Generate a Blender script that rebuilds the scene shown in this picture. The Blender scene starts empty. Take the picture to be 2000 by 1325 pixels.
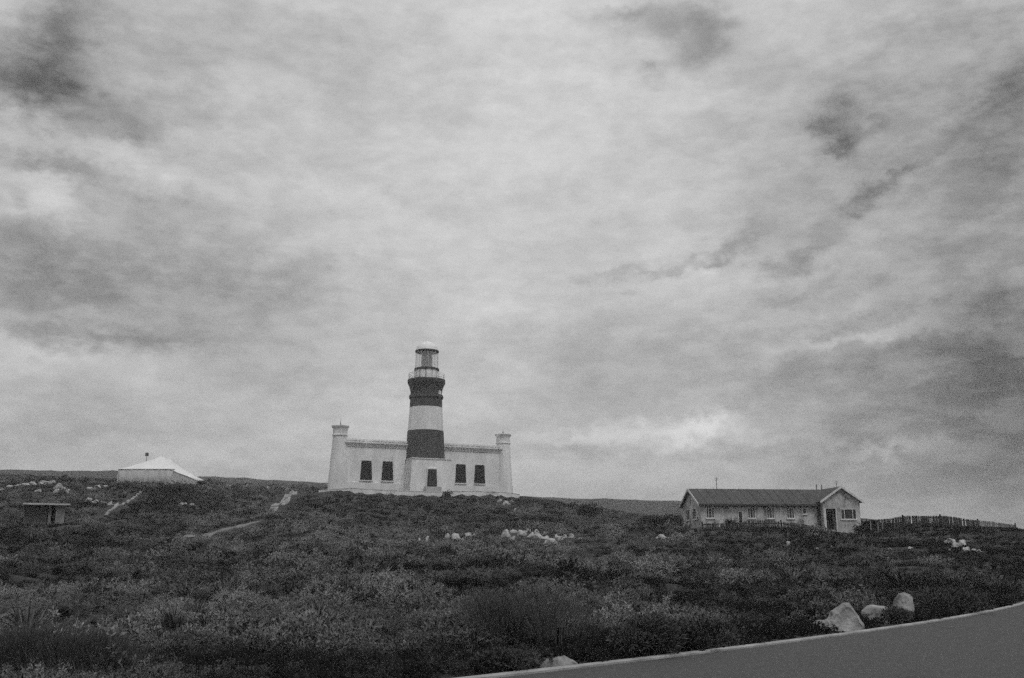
import bpy, bmesh, math, random
import numpy as np
from mathutils import Vector, Matrix, noise as mnoise
R = math.radians
rnd = random.Random(7)
scn = bpy.context.scene
COL = scn.collection

# ------------------------------------------------------------------ camera numbers
F = 1944.0                       # focal length in photo pixels (35 mm lens)
PITCH = math.atan(433.0 / F)
CAMZ = 1.6
cp, sp_ = math.cos(PITCH), math.sin(PITCH)

def ray(X, Y):
    u = (X - 1000.0) / F; v = (662.5 - Y) / F
    return u, cp - v * sp_, sp_ + v * cp
def at(X, Y, D):
    """point at forward distance D (metres) seen at photo pixel X, Y"""
    dx, dy, dz = ray(X, Y); t = D / dy
    return Vector((dx * t, D, CAMZ + dz * t))
def mpp(D, z=10.0):
    return (D * cp + (z - CAMZ) * sp_) / F      # metres per photo pixel at distance D

# ------------------------------------------------------------------ generic helpers
def lin(v): return ((v / 255.0) ** 2.2)

def mesh_obj(name, bm, mat, parent=None, smooth=False, loc=None):
    me = bpy.data.meshes.new(name)
    bmesh.ops.recalc_face_normals(bm, faces=bm.faces[:])
    bm.to_mesh(me); bm.free()
    if smooth:
        for p in me.polygons: p.use_smooth = True
    o = bpy.data.objects.new(name, me)
    for m in (mat if isinstance(mat, (list, tuple)) else [mat]):
        me.materials.append(m)
    COL.objects.link(o)
    if parent is not None: o.parent = parent
    if loc is not None: o.location = loc
    return o
def tag(o, label, cat, group=None, kind=None):
    if label: o['label'] = label
    if cat: o['category'] = cat
    if group: o['group'] = group
    if kind: o['kind'] = kind
    return o
def empty(name, loc, rz=0.0):
    o = bpy.data.objects.new(name, None); COL.objects.link(o)
    o.location = loc; o.rotation_euler = (0, 0, rz); o.empty_display_size = 0.5
    return o
def structure(o):
    o['kind'] = 'structure'; return o

def box(bm, x0, x1, y0, y1, z0, z1, mi=0):
    vs = [bm.verts.new((x, y, z)) for z in (z0, z1) for x, y in ((x0, y0), (x1, y0), (x1, y1), (x0, y1))]
    for f in ((3, 2, 1, 0), (4, 5, 6, 7), (0, 1, 5, 4), (1, 2, 6, 5), (2, 3, 7, 6), (3, 0, 4, 7)):
        bm.faces.new([vs[i] for i in f]).material_index = mi
def frustum(bm, cx, cy, z0, z1, a0, b0, a1, b1):
    """rectangular frustum, half sizes a (x) and b (y)"""
    vs = [bm.verts.new((cx + sx * a, cy + sy * b, z)) for a, b, z in ((a0, b0, z0), (a1, b1, z1))
          for sx, sy in ((-1, -1), (1, -1), (1, 1), (-1, 1))]
    for f in ((3, 2, 1, 0), (4, 5, 6, 7), (0, 1, 5, 4), (1, 2, 6, 5), (2, 3, 7, 6), (3, 0, 4, 7)):
        bm.faces.new([vs[i] for i in f])
def prism(bm, poly, y0, y1):
    """polygon in (x, z) extruded along y"""
    a = [bm.verts.new((x, y0, z)) for x, z in poly]; b = [bm.verts.new((x, y1, z)) for x, z in poly]
    bm.faces.new(a); bm.faces.new(b[::-1]); n = len(poly)
    for i in range(n):
        bm.faces.new((a[i], b[i], b[(i + 1) % n], a[(i + 1) % n]))
def lathe(bm, prof, n=48, cx=0, cy=0):
    rings = []
    for r, z in prof:
        rings.append([bm.verts.new((cx + r * math.cos(2 * math.pi * k / n), cy + r * math.sin(2 * math.pi * k / n), z)) for k in range(n)])
    for a, b in zip(rings[:-1], rings[1:]):
        for k in range(n):
            bm.faces.new((a[k], a[(k + 1) % n], b[(k + 1) % n], b[k]))
    bm.faces.new(rings[0][::-1]); bm.faces.new(rings[-1])
def tube(bm, p0, p1, r, n=8):
    p0, p1 = Vector(p0), Vector(p1); d = (p1 - p0).normalized()
    a = d.orthogonal().normalized(); b = d.cross(a)
    A = [bm.verts.new(p0 + r * (a * math.cos(t) + b * math.sin(t))) for t in [2 * math.pi * k / n for k in range(n)]]
    B = [bm.verts.new(p1 + r * (a * math.cos(t) + b * math.sin(t))) for t in [2 * math.pi * k / n for k in range(n)]]
    for k in range(n): bm.faces.new((A[k], A[(k + 1) % n], B[(k + 1) % n], B[k]))
    bm.faces.new(A[::-1]); bm.faces.new(B)
def ring_tube(bm, R0, z, r, n=40, m=6):
    vs = []
    for k in range(n):
        t = 2 * math.pi * k / n
        vs.append([bm.verts.new(((R0 + r * math.cos(2 * math.pi * j / m)) * math.cos(t),
                                 (R0 + r * math.cos(2 * math.pi * j / m)) * math.sin(t),
                                 z + r * math.sin(2 * math.pi * j / m))) for j in range(m)])
    for k in range(n):
        for j in range(m):
            bm.faces.new((vs[k][j], vs[(k + 1) % n][j], vs[(k + 1) % n][(j + 1) % m], vs[k][(j + 1) % m]))

# ------------------------------------------------------------------ materials
def g(v): return (v, v, v, 1)
def material(name, lo, hi, scale=1.0, rough=0.85, bump=0.0, bscale=None, stretch=(1, 1, 1), detail=6,
             spots=None, obj_space=True, spec=0.3):
    m = bpy.data.materials.new(name); m.use_nodes = True
    nt = m.node_tree; N = nt.nodes; L = nt.links
    bs = N['Principled BSDF']; bs.inputs['Roughness'].default_value = rough
    bs.inputs['Specular IOR Level'].default_value = spec
    tc = N.new('ShaderNodeTexCoord'); mp = N.new('ShaderNodeMapping'); mp.inputs['Scale'].default_value = stretch
    L.new(tc.outputs['Object'] if obj_space else N.new('ShaderNodeNewGeometry').outputs['Position'], mp.inputs['Vector'])
    nz = N.new('ShaderNodeTexNoise'); nz.inputs['Scale'].default_value = scale; nz.inputs['Detail'].default_value = detail
    nz.inputs['Roughness'].default_value = 0.62
    L.new(mp.outputs[0], nz.inputs['Vector'])
    cr = N.new('ShaderNodeValToRGB'); cr.color_ramp.elements[0].position = 0.33; cr.color_ramp.elements[1].position = 0.67
    cr.color_ramp.elements[0].color = g(lo); cr.color_ramp.elements[1].color = g(hi)
    L.new(nz.outputs['Fac'], cr.inputs['Fac'])
    out = cr.outputs['Color']
    if spots:
        s2, thr, col = spots
        n2 = N.new('ShaderNodeTexNoise'); n2.inputs['Scale'].default_value = s2; n2.inputs['Detail'].default_value = 8
        L.new(mp.outputs[0], n2.inputs['Vector'])
        r2 = N.new('ShaderNodeMapRange'); r2.inputs['From Min'].default_value = thr; r2.inputs['From Max'].default_value = thr + 0.1
        L.new(n2.outputs['Fac'], r2.inputs['Value'])
        mx = N.new('ShaderNodeMix'); mx.data_type = 'RGBA'
        L.new(r2.outputs[0], mx.inputs['Factor']); L.new(out, mx.inputs['A']); mx.inputs['B'].default_value = g(col)
        out = mx.outputs['Result']
    L.new(out, bs.inputs['Base Color'])
    if bump:
        n3 = N.new('ShaderNodeTexNoise'); n3.inputs['Scale'].default_value = bscale or scale * 6; n3.inputs['Detail'].default_value = 5
        L.new(mp.outputs[0], n3.inputs['Vector'])
        bp = N.new('ShaderNodeBump'); bp.inputs['Strength'].default_value = bump; bp.inputs['Distance'].default_value = 0.05
        L.new(n3.outputs['Fac'], bp.inputs['Height']); L.new(bp.outputs[0], bs.inputs['Normal'])
    return m

M_white = material('whitewashed_render', 0.60, 0.78, 0.5, 0.9, 0.25, 6, (1, 1, 0.35), spots=(0.9, 0.66, 0.46))
M_band = material('dark_painted_band', 0.058, 0.085, 0.6, 0.7, 0.2, 5, (1, 1, 0.4), spots=(1.3, 0.68, 0.10))
M_white_paint = material('white_gloss_paint', 0.74, 0.84, 1.2, 0.5)
M_dark_metal = material('dark_metal', 0.04, 0.07, 3, 0.5)
M_shutter = material('dark_shutter', 0.016, 0.026, 2, 0.7, stretch=(1, 1, 8))
M_door = material('dark_door', 0.03, 0.05, 2, 0.6, stretch=(6, 1, 1))
M_kerbwall = material('white_terrace_wall', 0.55, 0.75, 0.8, 0.9, 0.3, 4, spots=(0.5, 0.63, 0.3))
M_lens = material('fresnel_lens', 0.16, 0.30, 4, 0.25, stretch=(1, 1, 5))
M_house = material('faded_plaster', 0.24, 0.60, 0.9, 0.92, 0.25, 5, (1, 1, 0.6), spots=(1.1, 0.57, 0.12))
M_roof = material('dark_roof_sheet', 0.055, 0.085, 0.8, 0.75, 0.3, 3, (1, 0.3, 1), spots=(1.5, 0.62, 0.12))
M_trim = material('white_timber', 0.50, 0.70, 2, 0.7)
M_wood = material('weathered_fence_wood', 0.022, 0.05, 1.5, 0.9, 0.3, 8, (4, 4, 0.5))
M_wood_pale = material('pale_fence_wood', 0.14, 0.24, 1.5, 0.9, 0.3, 8, (4, 4, 0.5))
M_canvas = material('white_canvas', 0.66, 0.80, 0.3, 0.8)
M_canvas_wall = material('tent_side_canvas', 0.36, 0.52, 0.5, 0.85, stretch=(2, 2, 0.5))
M_concrete = material('concrete_slab', 0.34, 0.5, 1.2, 0.9, 0.3, 6)
M_shed = material('shed_plaster', 0.12, 0.22, 0.9, 0.9, 0.3, 4)
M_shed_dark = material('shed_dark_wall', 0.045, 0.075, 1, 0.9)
M_asphalt = material('asphalt', 0.075, 0.105, 9.0, 0.85, 0.8, 45, spots=(0.5, 0.60, 0.075), obj_space=False)
M_kerb = material('pale_kerb', 0.22, 0.42, 1.4, 0.9, 0.4, 12, obj_space=False)
M_rock = material('pale_rock', 0.11, 0.40, 2.4, 0.9, 1.0, 7, spots=(3.5, 0.58, 0.09), obj_space=False)
M_rock_far = material('pale_outcrop_rock', 0.18, 0.68, 1.9, 0.9, 0.9, 4, spots=(1.9, 0.55, 0.07), obj_space=False)
M_path = material('sandy_path', 0.11, 0.22, 0.7, 0.95, 0.4, 5, obj_space=False)
M_patch = material('pale_sand', 0.12, 0.42, 0.7, 0.95, 0.4, 3, spots=(0.7, 0.55, 0.08), obj_space=False)
M_soil = material('heath_soil', 0.018, 0.055, 0.25, 0.95, 0.8, 2.5, spots=(0.12, 0.62, 0.05), obj_space=False)
M_hill = material('far_heath', 0.028, 0.055, 0.02, 0.95, 0.6, 0.3, spots=(0.03, 0.64, 0.075), obj_space=False)

def glass_mat():
    m = bpy.data.materials.new('lantern_glass'); m.use_nodes = True
    nt = m.node_tree; N = nt.nodes; L = nt.links
    for n in list(N): N.remove(n)
    o = N.new('ShaderNodeOutputMaterial'); mx = N.new('ShaderNodeMixShader'); t = N.new('ShaderNodeBsdfTransparent')
    t.inputs[0].default_value = (0.985, 0.985, 0.985, 1)
    gl = N.new('ShaderNodeBsdfGlossy'); gl.inputs['Roughness'].default_value = 0.05
    mx.inputs[0].default_value = .06
    L.new(t.outputs[0], mx.inputs[1]); L.new(gl.outputs[0], mx.inputs[2]); df = N.new('ShaderNodeBsdfDiffuse'); df.inputs[0].default_value = (.75, .75, .75, 1)
    m2 = N.new('ShaderNodeMixShader'); m2.inputs[0].default_value = .16        # salt film on the panes
    L.new(mx.outputs[0], m2.inputs[1]); L.new(df.outputs[0], m2.inputs[2]); L.new(m2.outputs[0], o.inputs[0])
    return m
M_glass = glass_mat()
M_pane = material('dark_window_pane', 0.012, 0.03, 1.0, 0.12, spec=0.5)

def leaf_mat(name, lo, hi):
    m = bpy.data.materials.new(name); m.use_nodes = True
    nt = m.node_tree; N = nt.nodes; L = nt.links
    bs = N['Principled BSDF']; bs.inputs['Roughness'].default_value = 0.7; bs.inputs['Specular IOR Level'].default_value = 0.15
    ge = N.new('ShaderNodeNewGeometry'); oi = N.new('ShaderNodeObjectInfo')
    n1 = N.new('ShaderNodeTexNoise'); n1.inputs['Scale'].default_value = 0.11; n1.inputs['Detail'].default_value = 5
    n1.inputs['Roughness'].default_value = 0.65
    L.new(ge.outputs['Position'], n1.inputs['Vector'])
    n2 = N.new('ShaderNodeTexNoise'); n2.inputs['Scale'].default_value = 9; n2.inputs['Detail'].default_value = 2
    L.new(ge.outputs['Position'], n2.inputs['Vector'])
    at_ = N.new('ShaderNodeAttribute'); at_.attribute_type = 'INSTANCER'; at_.attribute_name = 'tone'
    def math_(op, a, b):
        k = N.new('ShaderNodeMath'); k.operation = op
        for i, v in enumerate((a, b)):
            if isinstance(v, (int, float)): k.inputs[i].default_value = v
            else: L.new(v, k.inputs[i])
        return k.outputs[0]
    s = math_('ADD', math_('MULTIPLY', n1.outputs['Fac'], 1.2), math_('MULTIPLY', n2.outputs['Fac'], 0.5))
    s = math_('ADD', s, math_('MULTIPLY', oi.outputs['Random'], 0.35))
    s = math_('ADD', s, at_.outputs['Fac'])
    mr = N.new('ShaderNodeMapRange'); mr.inputs['From Min'].default_value = 0.65; mr.inputs['From Max'].default_value = 1.65
    mr.clamp = True
    L.new(s, mr.inputs['Value'])
    mx = N.new('ShaderNodeMix'); mx.data_type = 'RGBA'; mx.inputs['A'].default_value = g(lo); mx.inputs['B'].default_value = g(hi)
    L.new(mr.outputs[0], mx.inputs['Factor']); L.new(mx.outputs['Result'], bs.inputs['Base Color'])
    return m
M_leaf = leaf_mat('heath_leaf', 0.022, 0.28)
M_bush = leaf_mat('bush_leaf', 0.040, 0.140)
M_reed = leaf_mat('fine_broom_stem', 0.075, 0.17)
M_leaf_dark = leaf_mat('dark_shrub_leaf', 0.020, 0.080)
M_grass = leaf_mat('grass_blade', 0.03, 0.14)
M_stem = material('shrub_stem', 0.03, 0.06, 5, 0.9)

# ------------------------------------------------------------------ road edge and terrain height
def ground_plane_pt(X, Y, z=0.0):
    dx, dy, dz = ray(X, Y); t = (z - CAMZ) / dz
    return np.array((dx * t, dy * t))
edge_px = [(915, 1325), (1175, 1295), (1450, 1264), (1560, 1250), (1700, 1231), (1860, 1206), (2000, 1178)]
EP = np.array([ground_plane_pt(*p, z=0.03) for p in edge_px])
# smooth quadratic through the edge points in a frame along the chord
ch = (EP[-1] - EP[0]) / np.linalg.norm(EP[-1] - EP[0]); nn = np.array((-ch[1], ch[0]))
S_ = (EP - EP[0]) @ ch; T_ = (EP - EP[0]) @ nn
q = np.polyfit(S_, T_, 2)
DE = float(np.polyval(np.polyder(q), 33.0))
def edge_t(s):
    s = np.asarray(s, float); c = np.clip(s, -8, 33)
    ds = np.maximum(s - 33, 0)            # past the bend the road swings away to the right
    lo = np.minimum(s + 8, 0) * float(np.polyval(np.polyder(q), -8.0))
    return np.polyval(q, c) + lo + (DE - .40) * ds + .40 * 8 * (1 - np.exp(-ds / 8))
def edge_pt(s):
    return EP[0] + ch * s + nn * float(edge_t(s))
def edge_dist(x, y):
    """signed distance to the road edge, positive on the field side"""
    px = x - EP[0][0]; py = y - EP[0][1]
    return px * nn[0] + py * nn[1] - edge_t(px * ch[0] + py * ch[1])

colsX = np.array([-700, 0, 250, 500, 750, 1000, 1250, 1500, 1750, 2000, 2700], float)
rowsD = [60, 80, 100, 120, 150, 185, 200, 225, 260]
tabY = np.array([
    [1106, 1106, 1106, 1106, 1106, 1106, 1106, 1106, 1106, 1106, 1106],
    [1074, 1074, 1074, 1074, 1078, 1082, 1084, 1083, 1083, 1085, 1085],
    [1046, 1046, 1048, 1052, 1060, 1061, 1062, 1057, 1052, 1057, 1057],
    [1020, 1020, 1022, 1032, 1037, 1040, 1041, 1032, 1038, 1042, 1042],
    [ 974,  974,  978,  992,  998, 1004, 1027, 1031, 1036, 1042, 1042],
    [ 948,  948,  946,  960,  962,  968, 1020, 1030, 1038, 1048, 1048],
    [ 940,  940,  939,  952,  958,  970, 1020, 1030, 1040, 1050, 1050],
    [ 934,  934,  938,  949,  962,  980, 1022, 1032, 1042, 1052, 1052],
    [ 928,  928,  934,  948,  966,  990, 1024, 1034, 1044, 1054, 1054]], float)
Us = (colsX - 1000) / F
zt = np.zeros((len(rowsD) + 6, len(colsX)))
Ds = np.array([0, 14, 22, 32, 45] + rowsD + [420], float)
for j in range(len(colsX)):
    zt[:5, j] = (-0.05, -0.03, 0.12, 0.35, 0.65)
    for i, D in enumerate(rowsD): zt[5 + i, j] = at(colsX[j], tabY[i, j], D).z
    zt[-1, j] = zt[-2, j] - 4
uF = np.linspace(-1.0, 1.0, 241); dF = np.linspace(0, 420, 421)
tmp = np.array([np.interp(dF, Ds, zt[:, j]) for j in range(len(colsX))])         # col x d
tab = np.array([np.interp(uF, Us, tmp[:, k]) for k in range(len(dF))])           # d x u
def blur(a, n, ax):
    k = np.exp(-0.5 * (np.arange(-3 * n, 3 * n + 1) / n) ** 2); k /= k.sum()
    pad = [(0, 0), (0, 0)]; pad[ax] = (3 * n, 3 * n)
    ap = np.pad(a, pad, mode='edge')
    return np.apply_along_axis(lambda v: np.convolve(v, k, 'valid'), ax, ap)
tab = blur(blur(tab, 5, 0), 7, 1)
rs = np.random.RandomState(3)
WV = [(rs.uniform(0, 6.28), rs.uniform(0, 6.28), lam * rs.uniform(.8, 1.25)) for lam in (34, 27, 21, 15, 12, 9.5, 7, 5.5, 4.2, 3.3)]
def bumps(x, y):
    z = 0
    for th, ph, lam in WV:
        z = z + (0.019 if lam < 12 else 0.014) * lam * np.sin((x * math.cos(th) * 0.8 + y * math.sin(th)) * 6.283 / lam + ph + 0.8 * np.sin(x * .11 + ph) + 0.6 * np.sin(y * .17 + th))
    return z
# lighthouse site, levelled
LD = 184.7; LTH = R(23)
lb = at(829, 955, LD); LZ = lb.z; lm = mpp(LD, LZ + 10)
LC, LS = math.cos(LTH), math.sin(LTH)
WALLY = -6.3                        # front line of the terrace wall in the lighthouse's own axes
def wall_pt(X, Y):
    """point of the terrace front line under photo column X, at the height seen at photo row Y"""
    bx, by = lb.x - LS * WALLY, lb.y + LC * WALLY
    u = (X - 1000.0) / F; zz = LZ - CAMZ
    t = (u * (by * cp + zz * sp_) - bx) / (LC - u * LS * cp)
    d = by + t * LS
    return t, at(X, Y, d).z
WTOP = [wall_pt(*p) for p in ((628, 956.5), (655, 954.5), (690, 953.0), (730, 956), (790, 958.5), (850, 960.5), (890, 959.0), (940, 959.5), (985, 961.5), (1016, 965))]
WTT, WTZ = [p[0] for p in WTOP], [p[1] for p in WTOP]
def site(x, y, z):
    lx = (x - lb.x) * LC + (y - lb.y) * LS; ly = -(x - lb.x) * LS + (y - lb.y) * LC
    top = np.interp(lx, WTT, WTZ)
    dx = np.maximum(np.maximum(WTT[0] + 1.5 - lx, lx - WTT[-1] - 0.5), 0); dy = np.maximum(np.maximum(WALLY - .3 - ly, ly - 10), 0)
    w = np.clip(1 - np.hypot(dx, dy) / 9.0, 0, 1); w = w * w * (3 - 2 * w)
    drop = np.where(ly < WALLY, .95 - .13 * np.clip(ly - WALLY, -8, 0), .35)
    return z * (1 - w) + (top - drop) * w
def height(x, y):
    x = np.asarray(x, float); y = np.asarray(y, float)
    d = np.clip(y, 0, 419.5); u = np.clip(x / np.maximum(y, 9.0) / 0.99, -0.999, 0.999)
    fi = d; i0 = np.floor(fi).astype(int); fd = fi - i0
    fu = (u + 1) * 120; j0 = np.floor(fu).astype(int); fj = fu - j0
    i1 = np.minimum(i0 + 1, 420); j1 = np.minimum(j0 + 1, 240)
    z = (tab[i0, j0] * (1 - fd) * (1 - fj) + tab[i1, j0] * fd * (1 - fj) + tab[i0, j1] * (1 - fd) * fj + tab[i1, j1] * fd * fj)
    s = edge_dist(x, y)
    w = np.clip((s - 0.2) / 17.0, 0, 1); w = w * w * (3 - 2 * w)
    wb = np.clip((s - 1) / 14.0, 0, 1)
    z = z * w + bumps(x, y) * wb * np.clip(1.25 - d / 260.0, 0.25, 1) * 0.8
    z = site(x, y, z)
    return np.where(s < 0.3, -0.06, np.maximum(z, -0.06))
def hz(x, y): return float(height(x, y))
def hit(X, Y, dmin=11.0, dmax=300.0):
    """first ground point under photo pixel X, Y"""
    dx, dy, dz = ray(X, Y)
    D = np.arange(dmin, dmax, 0.25); t = D / dy
    z = CAMZ + dz * t; h = height(dx * t, D)
    k = np.argmax(h >= z) if np.any(h >= z) else len(D) - 1
    return Vector((dx * t[k], D[k], float(h[k])))

# footprints kept clear of shrubs: (x, y, radius)
CLEAR = []
def clear(x, y, r): CLEAR.append((x, y, r))

# ------------------------------------------------------------------ ground sheet
def axis_coords(lo, hi, step, far, n):
    c = list(np.arange(lo, hi + 1e-6, step))
    gaps = np.geomspace(step, far / 3.0, n)
    up = hi + np.cumsum(gaps * (far / gaps.sum())); dn = lo - np.cumsum(gaps * (far / gaps.sum()))
    return np.array(list(dn[::-1]) + c + list(up))
gx = axis_coords(-130, 130, 1.0, 1600, 24); gy = axis_coords(6, 250, 1.0, 1600, 24)
GX, GY = np.meshgrid(gx, gy)
GZ = height(GX, GY)
me = bpy.data.meshes.new('ground')
nx, ny = len(gx), len(gy)
vv = np.stack([GX, GY, GZ], -1).reshape(-1, 3)
idx = np.arange(nx * ny).reshape(ny, nx)
fc = np.stack([idx[:-1, :-1], idx[:-1, 1:], idx[1:, 1:], idx[1:, :-1]], -1).reshape(-1, 4)
me.from_pydata(vv.tolist(), [], fc.tolist()); me.materials.append(M_soil)
for p in me.polygons: p.use_smooth = True
go = bpy.data.objects.new('ground', me); COL.objects.link(go); structure(go)

# ------------------------------------------------------------------ road and kerb
ss = np.concatenate([np.linspace(-60, 0, 16), np.linspace(1, 60, 60), np.linspace(64, 160, 16)])
C = np.array([edge_pt(s) for s in ss])
TN = np.gradient(C, axis=0); TN /= np.linalg.norm(TN, axis=1)[:, None]
NR = np.stack([TN[:, 1], -TN[:, 0]], 1)          # towards the road
bm = bmesh.new()
rows = []
for k in range(len(ss)):
    rows.append([bm.verts.new((*(C[k] + NR[k] * o), z)) for o, z in ((0.05, 0.0), (2, .02), (5.5, 0.05), (9, .02), (11.5, 0.0), (11.5, -0.3), (0.05, -0.3))])
for a, b in zip(rows[:-1], rows[1:]):
    for j in range(6): bm.faces.new((a[j], a[j + 1], b[j + 1], b[j]))
road = structure(mesh_obj('road', bm, M_asphalt))
bm = bmesh.new(); rows = []
for k in range(len(ss)):
    j1 = 0.012 * math.sin(ss[k] * 2.3) + 0.01 * math.sin(ss[k] * 5.1)
    rows.append([bm.verts.new((*(C[k] + NR[k] * o), z)) for o, z in ((-0.14 - j1, -0.2), (-0.14 - j1, 0.03), (-0.12, 0.04), (0.03, 0.04), (0.048, 0.03), (0.048, -0.2))])
for a, b in zip(rows[:-1], rows[1:]):
    for j in range(5): bm.faces.new((a[j], a[j + 1], b[j + 1], b[j]))
structure(mesh_obj('kerb', bm, M_kerb))

# ------------------------------------------------------------------ far hills
def hills(name, D, pts, depth, seed):
    xs = np.linspace(-1000, 3600, 231)
    ys = np.interp(xs, [p[0] for p in pts], [p[1] for p in pts])
    bm = bmesh.new(); prev = None
    for X, Y in zip(xs, ys):
        p = at(X, Y, D); z = p.z + 0.8 * mnoise.noise((X * .02, seed, 0)) + 0.5 * mnoise.noise((X * .08, seed, 3))
        col = []
        for k, (dy, f) in enumerate(((-depth, 0.0), (-depth * .6, .45), (-depth * .25, .8), (-depth * .08, .95), (0, 1), (depth * .15, .96), (depth, 0.2))):
            yy = D + dy; zz = 2 + (z - 2) * f + (1.2 * mnoise.noise((X * .015 + k, yy * .02, seed)) if 0 < k < 4 else 0)
            col.append(bm.verts.new((p.x * (yy / D) ** .5, yy, zz)))
        if prev:
            for k in range(6): bm.faces.new((prev[k], col[k], col[k + 1], prev[k + 1]))
        prev = col
    return structure(mesh_obj(name, bm, M_hill, smooth=True))
hills('hills', 640, [(-1000, 900), (0, 918), (200, 920), (400, 931), (640, 943), (820, 957), (1000, 969), (1100, 973), (1335, 979),
                     (1500, 990), (1650, 1012), (1800, 1040), (2200, 1062), (3600, 1070)], 300, 5)

# ------------------------------------------------------------------ lighthouse
def zl(Y): return at(829, Y, LD).z - LZ
def rl(px): return px * lm
lh = tag(empty('lighthouse', lb, LTH), 'white lighthouse with dark painted bands rising from a long low wing with round corner turrets', 'lighthouse')
def lathe_part(name, prof, mat, parent, n=56, cx=0, cy=0, smooth=True):
    bm = bmesh.new(); lathe(bm, prof, n, cx, cy)
    o = mesh_obj(name, bm, mat, parent, smooth)
    return o
def sharp(o, ang=35):
    m = o.modifiers.new('edge', 'EDGE_SPLIT'); m.split_angle = R(ang); return o
zA, zB, zC, zD, zE = zl(902), zl(843), zl(797), zl(764), zl(744)
sharp(lathe_part('tower_base', [(rl(41.5), -1.5), (rl(38.5), zA)], M_white, lh))
o = sharp(lathe_part('dark_band', [(rl(38.6), zA), (rl(35.3), zB)], M_band, lh)); o['label'] = 'wide lower dark band'
sharp(lathe_part('white_band', [(rl(34.9), zB), (rl(31.9), zC)], M_white, lh))
z77 = zl(776)
o = sharp(lathe_part('dark_band', [(rl(32.1), zC), (rl(31.4), z77 - .35), (rl(33.6), z77 - .3), (rl(33.9), z77), (rl(33.2), z77 + .25), (rl(31.0), z77 + .3),
                              (rl(30.9), zl(769)), (rl(31.6), zD), (rl(33.5), zl(756)), (rl(36.6), zl(751)), (rl(37.2), zl(749)), (rl(37.2), zE), (rl(36.6), zE + .12)], M_band, lh), 25)
o['label'] = 'upper dark band flaring to the gallery'
# small light in the top band
bm = bmesh.new(); box(bm, -.3, .3, -.16, .05, 0, .7)
o = mesh_obj('slit_window', bm, M_white_paint, lh, loc=(rl(31) * .62, -rl(31) * .80, zl(773))); o.rotation_euler.z = .66
# gallery railing
bm = bmesh.new()
Rg = rl(35.2)
for k in range(20):
    t = 2 * math.pi * k / 20; tube(bm, (Rg * math.cos(t), Rg * math.sin(t), zE), (Rg * math.cos(t), Rg * math.sin(t), zE + 1.25), .035, 6)
for h in (.5, .9, 1.25): ring_tube(bm, Rg, zE + h, .03, 48, 5)
mesh_obj('gallery_railing', bm, M_white_paint, lh)
# lantern base drum, sill, glazing, lens, dome
zs = zl(722)
sharp(lathe_part('lantern_base', [(rl(22.5), zE), (rl(22.5), zs - .2)], M_white_paint, lh, 40))
sharp(lathe_part('lantern_sill', [(rl(24.2), zs - .2), (rl(24.4), zs), (rl(24.4), zs + .12), (rl(22.5), zs + .16)], M_dark_metal, lh, 40))
for k in range(12):
    bm = bmesh.new(); t = 2 * math.pi * (k + .3) / 12; r0 = rl(24.3); tube(bm, (r0 * math.cos(t), r0 * math.sin(t), zE), (r0 * math.cos(t), r0 * math.sin(t), zs - .2), .05, 6)
    mesh_obj('sill_strut', bm, M_dark_metal, lh)
zg = zl(689)
bm = bmesh.new(); n = 24; r0 = rl(22.3)
A = [bm.verts.new((r0 * math.cos(2 * math.pi * k / n), r0 * math.sin(2 * math.pi * k / n), zs + .16)) for k in range(n)]
B = [bm.verts.new((r0 * math.cos(2 * math.pi * k / n), r0 * math.sin(2 * math.pi * k / n), zg)) for k in range(n)]
for k in range(n): bm.faces.new((A[k], A[(k + 1) % n], B[(k + 1) % n], B[k]))
mesh_obj('lantern_glass', bm, M_glass, lh)
r0 = rl(22.6)
for k in range(10):
    bm = bmesh.new(); t = 2 * math.pi * (k + .2) / 10
    tube(bm, (r0 * math.cos(t), r0 * math.sin(t), zs + .1), (r0 * math.cos(t), r0 * math.sin(t), zg), .03, 6)
    mesh_obj('glazing_bar', bm, M_trim, lh)
sharp(lathe_part('lens', [(rl(10), zs + .1), (rl(11), zs + .5), (rl(11), zg - 1.2), (rl(9), zg - .3), (rl(6), zg)], M_lens, lh, 24))
sharp(lathe_part('lantern_cornice', [(rl(22.4), zg - .02), (rl(23.6), zg + .05), (rl(23.6), zg + .30), (rl(21.6), zg + .36)], M_dark_metal, lh, 40))
zt_ = zl(668)
prof = [(rl(22.3), zg + .36)] + [(rl(21.8) * math.cos(a), zg + .42 + (zt_ - zg - .42) * math.sin(a)) for a in np.linspace(.1, 1.35, 9)]
dome = sharp(lathe_part('dome', prof, M_white_paint, lh, 40), 50)
lathe_part('vent_ball', [(rl(3.0), zt_ - .25), (rl(3.2), zt_ + .05), (rl(2.2), zt_ + .35), (rl(.7), zt_ + .5), (.04, zt_ + 1.0)], M_white_paint, dome, 16)
# projecting battered entrance block
bz = zl(900) * .985
bm = bmesh.new(); frustum(bm, 0, -1.1, -2.0, bz, 4.15, 3.15, 3.72, 2.72)
mesh_obj('entrance_block', bm, M_white, lh)
bm = bmesh.new(); box(bm, -3.86, 3.86, -3.96, 1.6, bz, bz + .16)
mesh_obj('block_coping', bm, M_white, lh)
def trap(bm, xc, w0, w1, z0, z1, y0, y1):
    prism(bm, [(xc - w0 / 2, z0), (xc + w0 / 2, z0), (xc + w1 / 2, z1), (xc - w1 / 2, z1)], y0, y1)
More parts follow.
